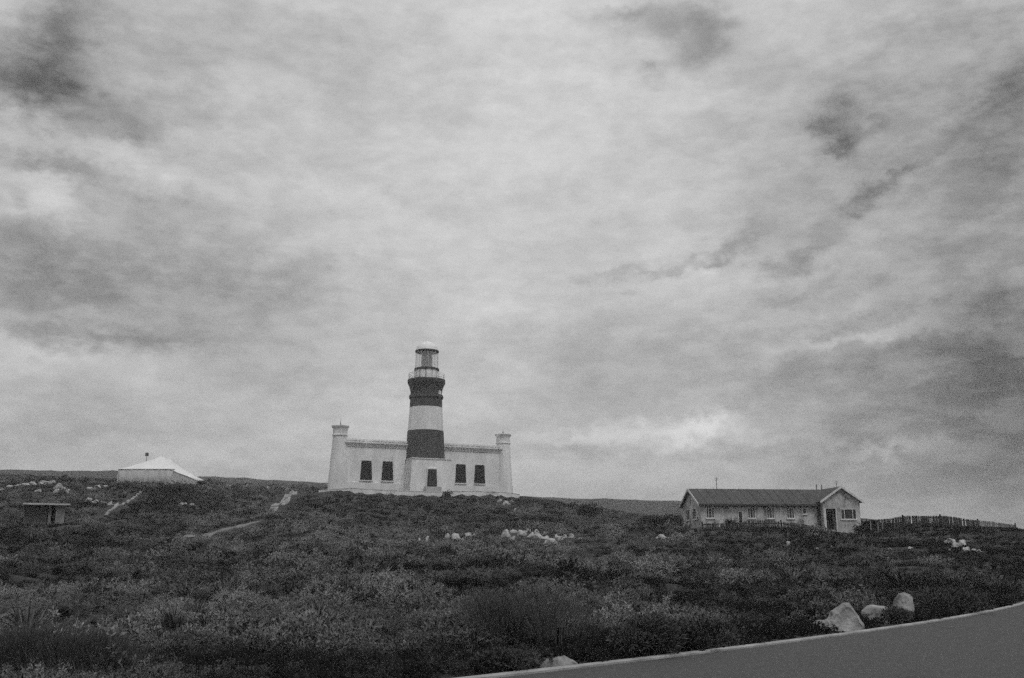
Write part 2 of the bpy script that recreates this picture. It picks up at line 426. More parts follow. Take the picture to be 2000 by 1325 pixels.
# door leaning with the batter
bm = bmesh.new(); trap(bm, 0, 1.95, 1.65, .05, 3.25, -4.34, -3.8); d_ = mesh_obj('door', bm, M_door, lh)
bm = bmesh.new(); tube(bm, (.65, -4.42, 1.35), (.65, -4.34, 1.35), .06); mesh_obj('handle', bm, M_dark_metal, d_)
bm = bmesh.new(); prism(bm, [(-1.1, .05), (-.975, .05), (-.826, 3.25), (.826, 3.25), (.975, .05), (1.1, .05), (.95, 3.42), (-.95, 3.42)], -4.36, -3.9)
mesh_obj('door_frame', bm, M_white, d_)
bm = bmesh.new(); box(bm, -1.5, 1.5, -5.3, -4.4, -1.5, .03); mesh_obj('doorstep', bm, M_concrete, lh)
# wings: walls battered slightly, parapet with a shadowed cornice
HW = 8.3
for s in (-1, 1):
    x0, x1 = (-15.2, -3.4) if s < 0 else (3.4, 15.3)
    bm = bmesh.new(); prof_ = [(-0.25, -2), (0.0, HW - 1.0), (0.0, HW), (9, HW), (9, -2)]
    a = [bm.verts.new((x0, y, z)) for y, z in prof_]; b = [bm.verts.new((x1, y, z)) for y, z in prof_]
    bm.faces.new(a); bm.faces.new(b[::-1])
    for i in range(5): bm.faces.new((a[i], a[(i + 1) % 5], b[(i + 1) % 5], b[i]))
    w = mesh_obj('wing_wall', bm, M_white, lh)
    bm = bmesh.new()
    pr = [(0.0, HW - 1.15), (-.12, HW - 1.12), (-.18, HW - .95), (-.42, HW - .6), (-.55, HW - .45), (-.55, HW - .25), (0.0, HW - .22)]
    a = [bm.verts.new((x0, y - .002, z)) for y, z in pr]; b = [bm.verts.new((x1, y - .002, z)) for y, z in pr]
    bm.faces.new(a); bm.faces.new(b[::-1])
    for i in range(len(pr)): bm.faces.new((a[i], a[(i + 1) % len(pr)], b[(i + 1) % len(pr)], b[i]))
    mesh_obj('cornice', bm, M_white, w)
    bm = bmesh.new(); box(bm, x0, x1, -.16, .3, HW + .002, HW + .28); mesh_obj('parapet_coping', bm, M_white, w)
    bm = bmesh.new(); box(bm, x0, x1, -.45, -.26, -2, .75); mesh_obj('plinth', bm, M_white, w)
    for xc in ((-11.1, -7.15) if s < 0 else (7.0, 10.8)):
        bm = bmesh.new(); trap(bm, xc, 2.2, 1.78, 1.25, 4.72, -.27, -.02)
        wd = mesh_obj('window', bm, M_shutter, lh)
        bm = bmesh.new(); box(bm, xc - 1.2, xc + 1.2, -.5, -.05, 1.05, 1.22); mesh_obj('sill', bm, M_white, wd)
        bm = bmesh.new(); box(bm, xc - .02, xc + .02, -.31, -.272, 1.3, 4.65); mesh_obj('shutter_joint', bm, M_door, wd)
# corner turrets
TZ = 11.25
for s in (-1, 1):
    cx = -15.85 if s < 0 else 16.0
    tsc = lambda pr: [(r_ * .94, z_ * .968 if z_ > 0 else z_) for r_, z_ in pr]
    t_ = sharp(lathe_part('corner_turret', tsc([(2.08, -2), (2.02, .0), (1.72, 4.2), (1.48, 7.8), (1.40, 9.3)]), M_white, lh, 40, cx, 0.9), 30)
    sharp(lathe_part('collar', tsc([(1.41, 9.3), (1.54, 9.36), (1.54, 9.56), (1.41, 9.62)]), M_white, t_, 40, cx, .9), 25)
    sharp(lathe_part('turret_cap', tsc([(1.39, 9.62), (1.38, 10.5), (1.46, 10.75), (1.66, 11.05), (1.7, 11.22), (1.66, 11.26), (.7, 11.42), (.1, 11.5)]), M_white, t_, 40, cx, .9), 25)
    fh = 1.0 if s < 0 else .6
    lathe_part('finial', [(.13, 11.08), (.16, 11.2), (.06, 11.35), (.04, 11.3 + .5 * fh), (.012, 11.3 + fh)], M_dark_metal, t_, 10, cx, .9)
# low white wall at the foot of the lighthouse
lr = Matrix.Rotation(LTH, 4, 'Z')
def lworld(x, y, z=0): return lb + lr @ Vector((x, y, z))
tw = tag(empty('terrace_wall', lworld(0, WALLY), LTH), 'low white terrace wall along the foot of the lighthouse', 'wall')
bm = bmesh.new(); pv_ = None
for k in range(61):
    t = WTT[0] + (WTT[-1] - WTT[0]) * k / 60; z = float(np.interp(t, WTT, WTZ)) - LZ
    yo = 1.4 * max(0, abs(t) - 15) * .25
    cur = [bm.verts.new((t, yo + q_, zz)) for q_, zz in ((-.2, z - 2.2), (-.2, z - .1), (-.26, z - .09), (-.26, z), (.26, z), (.26, z - 2.2))]
    if pv_:
        for j in range(6): bm.faces.new((pv_[j], cur[j], cur[(j + 1) % 6], pv_[(j + 1) % 6]))
    else: bm.faces.new(cur[::-1])
    pv_ = cur
bm.faces.new(pv_)
mesh_obj('wall', bm, M_kerbwall, tw)
for k in range(-20, 21, 2):
    for yy in (-4.5, -2, 1, 4, 7):
        p = lworld(k, yy); clear(p.x, p.y, 2.2)
    p = lworld(k, WALLY - 1.2); clear(p.x, p.y, 1.5)
# ground is pressed down under the terrace by the wall standing proud: see placement pass below

# ------------------------------------------------------------------ bungalow
HD = 116.0; HTH = R(6)
hb = at(1370, 1033, HD)
hb.z = at(1370, 1034, HD).z
hs = tag(empty('bungalow', hb, HTH), 'long low pale bungalow with dark pitched roof and front gable, behind the wooden fence', 'house')
hdir = Vector((math.cos(HTH), math.sin(HTH)))
def house_x(X, z=3.0):
    u = (X - 1000) / F; zz = hb.z + z - CAMZ
    # hb.x + t*cx = u*((hb.y + t*sy)*cp + zz*sp)
    return (u * (hb.y * cp + zz * sp_) - hb.x) / (hdir.x - u * hdir.y * cp)
xW0, xW1 = house_x(1600), house_x(1672)
WH, RH, HDp = 2.95, 4.75, 7.6
wallp = -0.9                       # front of the gabled wing
zG = 3.25                          # eaves of the wing
bm = bmesh.new()
prof = [(0, -1.5), (HDp, -1.5), (HDp, WH), (HDp / 2, RH), (0, WH)]
a = [bm.verts.new((0, y, z)) for y, z in prof]; b = [bm.verts.new((xW1 - .03, y, z)) for y, z in prof]
bm.faces.new(a); bm.faces.new(b[::-1])
for i in range(5): bm.faces.new((a[i], a[(i + 1) % 5], b[(i + 1) % 5], b[i]))
mesh_obj('wall', bm, M_house, hs)
xm = (xW0 + xW1) / 2
px0, px1 = house_x(1605.5), house_x(1624.5); pT = 2.35; wt = .22
bm = bmesh.new()
prism(bm, [(xW0, pT), (xW1, pT), (xW1, zG), (xm, RH + .02), (xW0, zG)], wallp, wallp + wt)
box(bm, xW0, px0, wallp, wallp + wt, -1.5, pT - .001); box(bm, px1, xW1, wallp, wallp + wt, -1.5, pT - .001)
box(bm, xW0, xW0 + wt, wallp + wt + .001, 0, -1.5, zG - .02); box(bm, xW1 - wt, xW1, wallp + wt + .001, 1.5, -1.5, zG - .02)
box(bm, xW0 + wt, xW1 - wt, wallp + wt + .001, 1.4, -1.5, -.05)
mesh_obj('gable_wall', bm, M_house, hs)
# roofs as thick sheets
def slab(bm, p, th=.1):
    vs = [bm.verts.new(v) for v in p]; ws = [bm.verts.new((v[0], v[1], v[2] + th)) for v in p]
    bm.faces.new(vs[::-1]); bm.faces.new(ws); n = len(p)
    for i in range(n): bm.faces.new((vs[i], vs[(i + 1) % n], ws[(i + 1) % n], ws[i]))
sl = (RH - WH) / (HDp / 2); ov = .4
bm = bmesh.new()
slab(bm, [(-.35, -ov, WH - sl * ov + .02), (xW1 + .0, -ov, WH - sl * ov + .02), (xW1 + .0, HDp / 2, RH + .02), (-.35, HDp / 2, RH + .02)])
slab(bm, [(-.35, HDp / 2 + .002, RH + .02), (xW1, HDp / 2 + .002, RH + .02), (xW1, HDp + ov, WH - sl * ov + .02), (-.35, HDp + ov, WH - sl * ov + .02)])
for k in range(1, 14):
    x = -.35 + k * (xW0 + .3) / 14
    slab(bm, [(x, -ov, WH - sl * ov + .13), (x + .05, -ov, WH - sl * ov + .13), (x + .05, HDp / 2, RH + .13), (x, HDp / 2, RH + .13)], .03)
rf = mesh_obj('roof', bm, M_roof, hs)
sg = (RH - zG) / (xW1 - xm); og = .38
bm = bmesh.new()
yb_ = HDp / 2 + .2
slab(bm, [(xW0 - og, wallp - .35, zG - sg * og + .06), (xm, wallp - .35, RH + .08), (xm, yb_, RH + .08), (xW0 - og, yb_ - 1.2, zG - sg * og + .06)])
slab(bm, [(xm + .002, wallp - .35, RH + .08), (xW1 + og, wallp - .35, zG - sg * og + .06), (xW1 + og, yb_, zG - sg * og + .06), (xm + .002, yb_, RH + .08)])
mesh_obj('gable_roof', bm, M_roof, hs)
# barge boards
def board(x0, z0, x1, z1, y, name='barge_board'):
    bm = bmesh.new(); prism(bm, [(x0, z0 - .14), (x1, z1 - .14), (x1, z1 + .13), (x0, z0 + .13)], y - .05, y)
    return mesh_obj(name, bm, M_trim, hs)
board(xW0 - og, zG - sg * og + .08, xm, RH + .10, wallp - .36)
board(xm + .004, RH + .10, xW1 + og, zG - sg * og + .08, wallp - .36)
for y0, z0, y1, z1 in ((-ov, WH - sl * ov + .04, HDp / 2, RH + .04), (HDp / 2 + .004, RH + .04, HDp + ov, WH - sl * ov + .04)):
    bm = bmesh.new()
    p = [(-.42, y0, z0 - .16), (-.42, y1, z1 - .16), (-.42, y1, z1 + .12), (-.42, y0, z0 + .12)]
    vs = [bm.verts.new(v) for v in p]; ws = [bm.verts.new((v[0] + .065, v[1], v[2])) for v in p]
    bm.faces.new(vs); bm.faces.new(ws[::-1])
    for i in range(4): bm.faces.new((vs[i], ws[i], ws[(i + 1) % 4], vs[(i + 1) % 4]))
    mesh_obj('barge_board', bm, M_trim, hs)
bm = bmesh.new(); box(bm, -.3, xW0 - og, -ov - .14, -ov - .01, WH - sl * ov - .10, WH - sl * ov + .06)
mesh_obj('gutter', bm, M_dark_metal, hs)
bm = bmesh.new(); box(bm, xW0 - .34, xW0 - .06, -.3, -.04, -1.0, WH - .2); mesh_obj('corner_shade_strip', bm, M_dark_metal, hs)  # dark strip standing in for the shade of the wing's corner recess
bm = bmesh.new(); box(bm, -.04, xW0 - .02, -.05, -.004, -1.5, .25); mesh_obj('plinth', bm, M_shed, hs)
def window(x0, x1, z0, z1, y, lights, face='front', dark=None):
    """frame with mullions and a recessed pane; face 'left' swaps x and y"""
    def bx(bm, a0, a1, d0, d1, zz0, zz1):
        if face == 'front': box(bm, a0, a1, y + d0, y + d1, zz0, zz1)
        else: box(bm, y + d0, y + d1, a0, a1, zz0, zz1)
    bm = bmesh.new(); t = .07
    bx(bm, x0, x1, -.06, -.003, z0, z0 + t); bx(bm, x0, x1, -.06, -.003, z1 - t, z1)
    n = len(lights); xs = [x0 + (x1 - x0) * v for v in np.cumsum([0] + lights) / sum(lights)]
    for k, xx in enumerate(xs):
        xa = xx if k == 0 else (xx - t if k == n else xx - t / 2)
        bx(bm, xa, xa + t, -.058, -.004, z0 + t + .001, z1 - t - .001)
    fr = mesh_obj('window', bm, M_trim, hs)
    bm = bmesh.new(); bx(bm, x0 + .02, x1 - .02, -.03, -.002, z0 + .02, z1 - .02)
    mesh_obj('pane', bm, M_pane, fr)
    bm = bmesh.new(); bx(bm, x0 - .08, x1 + .08, -.13, -.002, z0 - .1, z0 - .002); mesh_obj('sill', bm, M_trim, fr)
    return fr
for X0, X1 in ((1378, 1394), (1459, 1474), (1496, 1511), (1535, 1550)):
    window(house_x(X0), house_x(X1), 1.25, 2.5, 0, [1, 1.2, 1])
window(house_x(1566), house_x(1574), 1.75, 2.45, 0, [1])
# narrow door in the long wall
dx0, dx1 = house_x(1441.5), house_x(1448)
bm = bmesh.new(); box(bm, dx0, dx1, -.05, -.004, -.3, 1.95); dr = mesh_obj('door', bm, M_door, hs)
bm = bmesh.new(); box(bm, dx0 - .08, dx0 - .002, -.07, -.003, -.3, 2.02); box(bm, dx1 + .002, dx1 + .08, -.07, -.003, -.3, 2.02); mesh_obj('door_frame', bm, M_trim, dr)
# left gable-end windows
for y0 in (1.9, 4.6):
    window(y0, y0 + 1.3, 1.2, 2.5, 0, [1, 1], face='left')
# porch opening with a dark door, and triple window in the gable front
bm = bmesh.new(); box(bm, px0 + .12, px1 - .05, -.06, -.004, -.04, 2.1); pd = mesh_obj('porch_door', bm, M_shutter, hs)
bm = bmesh.new(); tube(bm, (px0 + .25, -.12, 1.1), (px0 + .25, -.06, 1.1), .04); mesh_obj('handle', bm, M_trim, pd)
bm = bmesh.new()
box(bm, px0 - .26, px0 - .004, wallp - .06, wallp - .002, -1, pT); box(bm, px1 + .004, px1 + .10, wallp - .06, wallp - .002, -.6, pT)
mesh_obj('porch_frame', bm, M_trim, hs)
window(house_x(1634), house_x(1664), 1.15, 2.35, wallp, [1, 2.2, 1])
for X, yy, h, nm in ((1419, HDp / 2, 1.5, 'antenna'), (1613, HDp / 2, .75, 'vent_pipe'), (1623, HDp / 2, .7, 'vent_pipe'), (1645, HDp / 2 - 1, 1.15, 'antenna')):
    x = house_x(X) * 1.04; bm = bmesh.new(); tube(bm, (x, yy, RH - .7), (x, yy, RH + h), .035 if nm == 'antenna' else .06, 8)
    if nm == 'antenna':
        for k in range(3): tube(bm, (x - .3 + .05 * k, yy, RH + h - .1 - .14 * k), (x + .3 - .05 * k, yy, RH + h - .1 - .14 * k), .012, 5)
    mesh_obj(nm, bm, M_dark_metal, hs)
hr = Matrix.Rotation(HTH, 4, 'Z')
def hworld(x, y): return hb + hr @ Vector((x, y, 0))
for k in range(0, 20, 2):
    for yy in (-.3, 3, 6.5):
        p = hworld(k, yy); clear(p.x, p.y, 1.6)

# ------------------------------------------------------------------ fences of upright slats
def fence(name, label, pts, hgt, gap=.045, jit=.04, pale_last=0):
    P = [Vector(p) for p in pts]
    base = Vector((P[0].x, P[0].y, 0)); base.z = hz(P[0].x, P[0].y)
    root = tag(empty(name, base), label, 'fence')
    # posts every ~4.2 m along the polyline
    ln = [0]
    for a, b in zip(P[:-1], P[1:]): ln.append(ln[-1] + (b - a).length)
    def pos(s):
        for i in range(len(P) - 1):
            if s <= ln[i + 1] or i == len(P) - 2:
                f = (s - ln[i]) / (ln[i + 1] - ln[i]); p = P[i].lerp(P[i + 1], f)
                return Vector((p.x, p.y, hz(p.x, p.y)))
    n = max(2, round(ln[-1] / 4.2)); st = ln[-1] / n
    for k in range(n + 1):
        p = pos(k * st) - base
        bm = bmesh.new(); box(bm, p.x - .07, p.x + .07, p.y - .07, p.y + .07, p.z - .4, p.z + hgt + .12)
        frustum(bm, p.x, p.y, p.z + hgt + .12, p.z + hgt + .19, .085, .085, .02, .02)
        mesh_obj('post', bm, M_wood, root)
    for k in range(n):
        bm = bmesh.new(); s = k * st + .1
        a = pos(k * st) - base; b = pos((k + 1) * st) - base; d = (b - a); d.z = 0; d.normalize(); nrm = Vector((-d.y, d.x, 0))
        for f in (.22, .82):
            pa = a + Vector((0, 0, hgt * f)) + nrm * .05; pb = b + Vector((0, 0, hgt * f)) + nrm * .05
            vs = [[bm.verts.new(q_ + nrm * i * .025 + Vector((0, 0, j * .04))) for i, j in ((-1, -1), (1, -1), (1, 1), (-1, 1))] for q_ in (pa, pb)]
            for j in range(4): bm.faces.new((vs[0][j], vs[0][(j + 1) % 4], vs[1][(j + 1) % 4], vs[1][j]))
            bm.faces.new(vs[0][::-1]); bm.faces.new(vs[1])
        while s < (k + 1) * st - .1:
            p = pos(s) - base; w = rnd.uniform(.075, .10); h = hgt * rnd.uniform(1 - jit, 1 + jit * .7); tl = d * rnd.gauss(0, .02)
            if rnd.random() > jit:
                q0 = p - d * w / 2 - nrm * .02; q1 = p + d * w / 2 - nrm * .02
                vs = [bm.verts.new(v) for v in (q0 + Vector((0, 0, -.1)), q1 + Vector((0, 0, -.1)), q1 + tl + Vector((0, 0, h - .05)), (q0 + q1) / 2 + tl + Vector((0, 0, h + .02)), q0 + tl + Vector((0, 0, h - .05)))]
                ws = [bm.verts.new(v.co - nrm * .022) for v in vs]
                bm.faces.new(vs); bm.faces.new(ws[::-1])
                for i in range(5): bm.faces.new((vs[i], ws[i], ws[(i + 1) % 5], vs[(i + 1) % 5]))
            s += w + gap * rnd.uniform(.6, 1.5)
        mesh_obj('slat_panel', bm, M_wood_pale if k >= n - pale_last else M_wood, root)
    s = 0
    while s < ln[-1]:
        p = pos(s); clear(p.x, p.y, .7); clear(p.x, p.y - 1.3, .7); s += .8
    return root
def crest(X, d0=92, d1=124):
    best = max(np.arange(d0, d1, 1.0), key=lambda D: (hz(at(X, 1040, D).x, D) - CAMZ) / D)
    p = at(X, 1040, best + 1.0); return (p.x, p.y, 0)
def gp(X, Y, D):
    p = at(X, Y, D); return (p.x, p.y, hz(p.x, p.y))
fence('slat_fence', 'dark wooden slat fence running in front of the bungalow', [gp(1372, 1037, 110), gp(1450, 1040, 109), gp(1560, 1045, 108), gp(1680, 1048, 107), gp(1760, 1050, 107)], 1.05, .03)
fence('slat_fence', 'dark wooden slat fence from the bungalow side to the right edge, seen on the skyline', [gp(1694, 1035, 121)] + [gp(X, 1036, 119) for X in (1740, 1800, 1860, 1920, 1984)], 1.15, .008, .012, pale_last=1)
# lean-to bin store at the right end of the bungalow
p = hworld(xW1 + 1.6, .6); p.z = hz(p.x, p.y)
sd = tag(empty('lean_to', p, HTH), 'small dark open lean-to with pale posts beside the right end of the bungalow', 'shed')
bm = bmesh.new(); slab(bm, [(-1.4, -1.0, 1.35), (1.5, -1.0, 1.2), (1.5, 1.0, 1.35), (-1.4, 1.0, 1.6)], .08); mesh_obj('roof', bm, M_roof, sd)
bm = bmesh.new(); box(bm, -1.2, 1.3, .75, .85, -.4, 1.2); box(bm, -1.2, -1.1, -.8, .74, -.4, 1.25); mesh_obj('wall', bm, M_shed_dark, sd)
for x in (-.15, .75, 1.28):
    bm = bmesh.new(); box(bm, x - .07, x + .07, -.9, -.78, -.4, 1.2); mesh_obj('post', bm, M_wood_pale, sd)
clear(p.x, p.y, 1.6)

# ------------------------------------------------------------------ white marquee on the rise
TD = 196.0; tb = at(292, 940, TD); tm = mpp(TD, tb.z)
tn = tag(empty('marquee', tb), 'white peaked marquee tent on the skyline left of the lighthouse', 'tent')
ez = 1.95; x0, x1 = (246 - 292) * tm, (352 - 292) * tm; xp = (314 - 292) * tm; pz = 50 * tm
ya, yb = -4.5, 4.5
bm = bmesh.new(); n = 16; grid = []
for i in range(n + 1):
    rowv = []
    for j in range(n + 1):
        a_, b_ = i / n, j / n
        x = x0 + (x1 - x0) * a_; y = ya + (yb - ya) * b_
        dx_ = (xp - x) / (xp - x0) if x < xp else (x - xp) / (x1 - xp); dy_ = abs(y - (ya + yb) / 2) / ((yb - ya) / 2)
        r_ = max(dx_, dy_); z = ez + (pz - ez) * (1 - r_) ** 1.18
        rowv.append(bm.verts.new((x, y, z)))
    grid.append(rowv)
for i in range(n):
    for j in range(n): bm.faces.new((grid[i][j], grid[i + 1][j], grid[i + 1][j + 1], grid[i][j + 1]))
tr = mesh_obj('canvas_roof', bm, M_canvas, tn, True)
so = tr.modifiers.new('thick', 'SOLIDIFY'); so.thickness = .05
# right wing swept down to the ground
bm = bmesh.new(); pr = None
wx = [(322, 893.5), (334, 901), (347, 910), (360, 919), (378, 929), (399, 938.5)]
bmw = bmesh.new(); pw = None
for k, (X, Y) in enumerate(wx):
    x = (X - 292) * tm; z = (940 - Y) * tm; f_ = k / 5; hw = 4.45
    ze = min(z * .62, ez) if k < 5 else -.2
    cur = [bm.verts.new((x, hw * q_, ze + (z - ze) * (1 - abs(q_)) ** 1.1)) for q_ in (-1, -.66, -.33, 0, .33, .66, 1)]
    cw = [bmw.verts.new((x, -hw + .1, -1.6)), bmw.verts.new((x, -hw + .1, ze - .03))]
    if pr:
        for j in range(6): bm.faces.new((pr[j], cur[j], cur[j + 1], pr[j + 1]))
        bmw.faces.new((pw[0], cw[0], cw[1], pw[1]))
    pr = cur; pw = cw
o = mesh_obj('side_wall', bmw, M_canvas_wall, tn); so = o.modifiers.new('thick', 'SOLIDIFY'); so.thickness = .04
wg = mesh_obj('canvas_wing', bm, M_canvas, tn, True); so = wg.modifiers.new('thick', 'SOLIDIFY'); so.thickness = .05
bm = bmesh.new()
for (p0, p1) in (((x0 + .15, ya + .12), (x1 - .15, ya + .12)), ((x1 - .15, ya + .12), (x1 - .15, yb - .12)), ((x1 - .15, yb - .12), (x0 + .15, yb - .12)), ((x0 + .15, yb - .12), (x0 + .15, ya + .12))):
    m_ = 24; pv = None
    for k in range(m_ + 1):
        f = k / m_; x = p0[0] + (p1[0] - p0[0]) * f; y = p0[1] + (p1[1] - p0[1]) * f
        nx_, ny_ = (0, 1) if p0[1] == p1[1] else (1, 0); o_ = .07 * math.sin(f * 60)
        cv = [bm.verts.new((x + nx_ * o_, y + ny_ * o_, -1.6)), bm.verts.new((x + nx_ * o_ * .3, y + ny_ * o_ * .3, ez - .02))]
        if pv: bm.faces.new((pv[0], cv[0], cv[1], pv[1]))
        pv = cv
sw = mesh_obj('side_wall', bm, M_canvas_wall, tn, True); so = sw.modifiers.new('thick', 'SOLIDIFY'); so.thickness = .04
for x in np.linspace(x0 + .1, x1 - .1, 5):
    bm = bmesh.new(); tube(bm, (x, ya - .02, -1.5), (x, ya - .02, ez), .06, 8); mesh_obj('pole', bm, M_trim, tn)
bm = bmesh.new(); tube(bm, (xp, 0, pz - .5), (xp, 0, pz + .4), .05, 8); mesh_obj('peak_pole', bm, M_trim, tn)
for k in range(6): clear(tb.x + x0 + k * (x1 - x0) / 5, TD - 2, 3.5)
# mast behind the marquee
mb_ = at(284, 925, 206); mb_.z = hz(mb_.x, 206)
ms = tag(empty('mast', mb_), 'thin dark mast with a small box standing behind the white marquee', 'mast')
top = at(284, 884, 206).z - mb_.z
bm = bmesh.new(); tube(bm, (0, 0, -.5), (0, 0, top), .05, 8); mesh_obj('pole', bm, M_dark_metal, ms)
bm = bmesh.new(); box(bm, -.28, .28, -.2, .2, top - .75, top - .1); mesh_obj('lamp_head', bm, M_dark_metal, ms)
# ------------------------------------------------------------------ flat roofed shelter
SD = 118.0; sb = at(88, 1024, SD); sm = mpp(SD, sb.z)
sh = tag(empty('shelter', sb, R(23)), 'small flat-roofed shelter with pale roof slab and one pale pillar on the left slope', 'shelter')
x0, x1 = (46 - 88) * sm, (130 - 88) * sm; rz_ = 40 * sm
bm = bmesh.new(); box(bm, x0, x1, -.6, 3.4, rz_ - .2, rz_); r_ = mesh_obj('roof_slab', bm, M_concrete, sh)
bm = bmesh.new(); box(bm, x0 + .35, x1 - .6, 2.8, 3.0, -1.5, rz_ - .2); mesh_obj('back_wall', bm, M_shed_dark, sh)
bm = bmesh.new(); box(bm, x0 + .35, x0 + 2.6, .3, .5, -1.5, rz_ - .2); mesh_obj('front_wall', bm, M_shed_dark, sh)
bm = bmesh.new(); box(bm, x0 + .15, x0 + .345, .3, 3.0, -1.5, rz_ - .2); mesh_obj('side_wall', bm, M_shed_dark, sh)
bm = bmesh.new(); box(bm, (105 - 88) * sm, (121 - 88) * sm, -.1, .5, -1.5, rz_ - .2); mesh_obj('pillar', bm, M_shed, sh)
bm = bmesh.new(); box(bm, (92 - 88) * sm, (97 - 88) * sm, .2, .5, -1.5, rz_ - .2); o = mesh_obj('pillar', bm, M_shed, sh); o['label'] = 'thin pillar'
for x in (-2, -.5, 1, 2): clear(sb.x + x, SD + 1, 2.0); clear(sb.x + x, SD - 1.2, 1.2)

# ------------------------------------------------------------------ paths and sandy strips
def ribbon(name, px, width, mat, up=.10, clr=1.2):
    P = [hit(*p) for p in px]; pts = []
    for a, b in zip(P[:-1], P[1:]):
        n = max(2, int((b - a).length / .8))
        pts += [a.lerp(b, k / n) for k in range(n)]
    pts.append(P[-1]); bm = bmesh.new(); pv = None
    for k, p in enumerate(pts):
        d = pts[min(k + 1, len(pts) - 1)] - pts[max(k - 1, 0)]; d.z = 0; d.normalize(); nv = Vector((-d.y, d.x, 0))
        w = width * (1 + .25 * mnoise.noise((k * .35, p.x, 0)))
        cur = []
        for f in (-1.02, -1, -.5, 0, .5, 1, 1.02):
            q_ = p + nv * (w / 2 * f); z = hz(q_.x, q_.y) + (up if abs(f) <= 1 else -.5)
            cur.append(bm.verts.new((q_.x, q_.y, z)))
        if pv:
            for j in range(6): bm.faces.new((pv[j], cur[j], cur[j + 1], pv[j + 1]))
        pv = cur
        clear(p.x, p.y - .6, clr + width / 2)
    return structure(mesh_obj(name, bm, mat))
ribbon('footpath', [(574, 961), (560, 974), (545, 985), (530, 1002)], 1.3, M_patch)
ribbon('footpath', [(503, 1021), (470, 1031), (430, 1040), (368, 1053)], 1.3, M_path, .16, 1.5)
ribbon('footpath', [(274, 963), (240, 988), (206, 1011)], .45, M_patch, .22, .9)
ribbon('track', [(0, 1040), (60, 1037), (140, 1034), (220, 1026), (300, 1018)], 1.6, M_soil, .06, .3)
ribbon('track', [(0, 925), (40, 928), (74, 926)], 2.4, M_patch, .2, 2.0)
ribbon('track', [(178, 931), (205, 933), (240, 935)], 2.0, M_patch, .2, 2.0)

# ------------------------------------------------------------------ rocks
def rock_mesh(seed, sx, sy, sz, pts=None, sub=2, rough=.10, cuts=9):
    r = random.Random(seed); bm = bmesh.new()
    pts_given = pts is not None
    if pts is None:
        pts = []
        for k in range(cuts + 3):
            a = r.uniform(0, 2 * math.pi); h = r.uniform(-.35, 1) * r.uniform(.6, 1); rr = math.sqrt(max(0.05, 1 - abs(h) ** 2.2)) * r.uniform(.7, 1.0)
            pts.append((math.cos(a) * rr * .5 * sx, math.sin(a) * rr * .5 * sy, h * sz))
        pts += [(-.5 * sx, 0, 0), (.5 * sx, 0, .05 * sz)]
    for p in pts: bm.verts.new(p)
    bmesh.ops.convex_hull(bm, input=bm.verts[:])
    for v in [v for v in bm.verts if not v.link_faces]: bm.verts.remove(v)
    bmesh.ops.triangulate(bm, faces=bm.faces[:])
    s = (sx + sy + sz) / 3
    bmesh.ops.bevel(bm, geom=bm.edges[:], offset=.03 * s, segments=1, affect='EDGES', profile=.6, clamp_overlap=True)
    bmesh.ops.triangulate(bm, faces=bm.faces[:])
    for _ in range(sub): bmesh.ops.subdivide_edges(bm, edges=bm.edges[:], cuts=1, use_grid_fill=True)
    bm.normal_update()
    for v in bm.verts:
        n1 = mnoise.fractal(v.co / s * 2.6 + Vector((seed, 0, 0)), .9, 2.1, 5)
        v.co += v.normal * (n1 * (.04 if pts_given else rough) * s)
    return bm
def rock(label, X, Yb, wpx, hpx, seed, name='rock', mat=None, group=None, deep=.9, sink=.25, sub=2, pts=None, D=None, cat='rock'):
    p = hit(X, Yb) if D is None else Vector((at(X, Yb, D).x, D, 0))
    p.z = hz(p.x, p.y); m = mpp(p.y, p.z)
    w, h = wpx * m, hpx * m
    if pts: pts = [(a * m, b * w, c * m) for a, b, c in pts]
    bm = rock_mesh(seed, w, w * deep, h * 1.1, pts, sub)
    o = mesh_obj(name, bm, mat or M_rock_far, None, True, (p.x, p.y, p.z - h * sink * .3))
    sharp(o, 38)
    o.rotation_euler.z = 0 if pts else random.Random(seed).uniform(-.3, .3)
    tag(o, label, cat, group)
    clear(p.x, p.y - .1 * w, w * .46)
    clear(p.x, p.y - w * (.6 if p.y > 60 else .75) - .2, w * .5 if p.y > 60 else w * .55 + .25)
    if p.y > 60: clear(p.x, p.y - w - 1.0, w * .35)
    return o
# foreground boulders beside the road (outline points: x px, depth fraction, z px)
def outline(pts, dz=.4):
    """side outline in pixels (x, z) -> hull points with a rounded front and back"""
    out = []; cx_ = sum(p[0] for p in pts) / len(pts); zt = max(p[1] for p in pts)
    for x, z in pts:
        out += [(x, 0, z), (cx_ + (x - cx_) * .72, -dz * (1 - .35 * max(z, 0) / zt), z * .86), (cx_ + (x - cx_) * .72, dz, z * .8)]
    return out
rock('large pale boulder with a rounded peak at the road edge, tallest of the row', 1652, 1230, 78, 54, 11, 'boulder', M_rock, sub=3, deep=1, pts=outline(
    [(-41, 10), (-39, 19), (-27, 39), (-12, 48), (0, 55), (9, 53), (16, 44), (36, 14), (36, -4), (-38, -4)]))
rock('small low pale rock lying against the left foot of the tallest boulder', 1607, 1231, 44, 20, 12, 'boulder', M_rock, sub=3, deep=.8, pts=outline(
    [(-24, 13), (-12, 19), (2, 19), (12, 22), (24, 8), (22, -3), (0, -3), (-16, 6)], .3))
rock('blunt pale boulder in the middle of the road-edge row, half hidden by shrubs', 1713, 1217, 60, 40, 13, 'boulder', M_rock, sub=3, deep=.9, pts=outline(
    [(-30, 24), (-21, 34), (-13, 38), (4, 35), (18, 35), (31, 26), (28, 6), (22, -5), (-20, -5), (-27, 10)]))
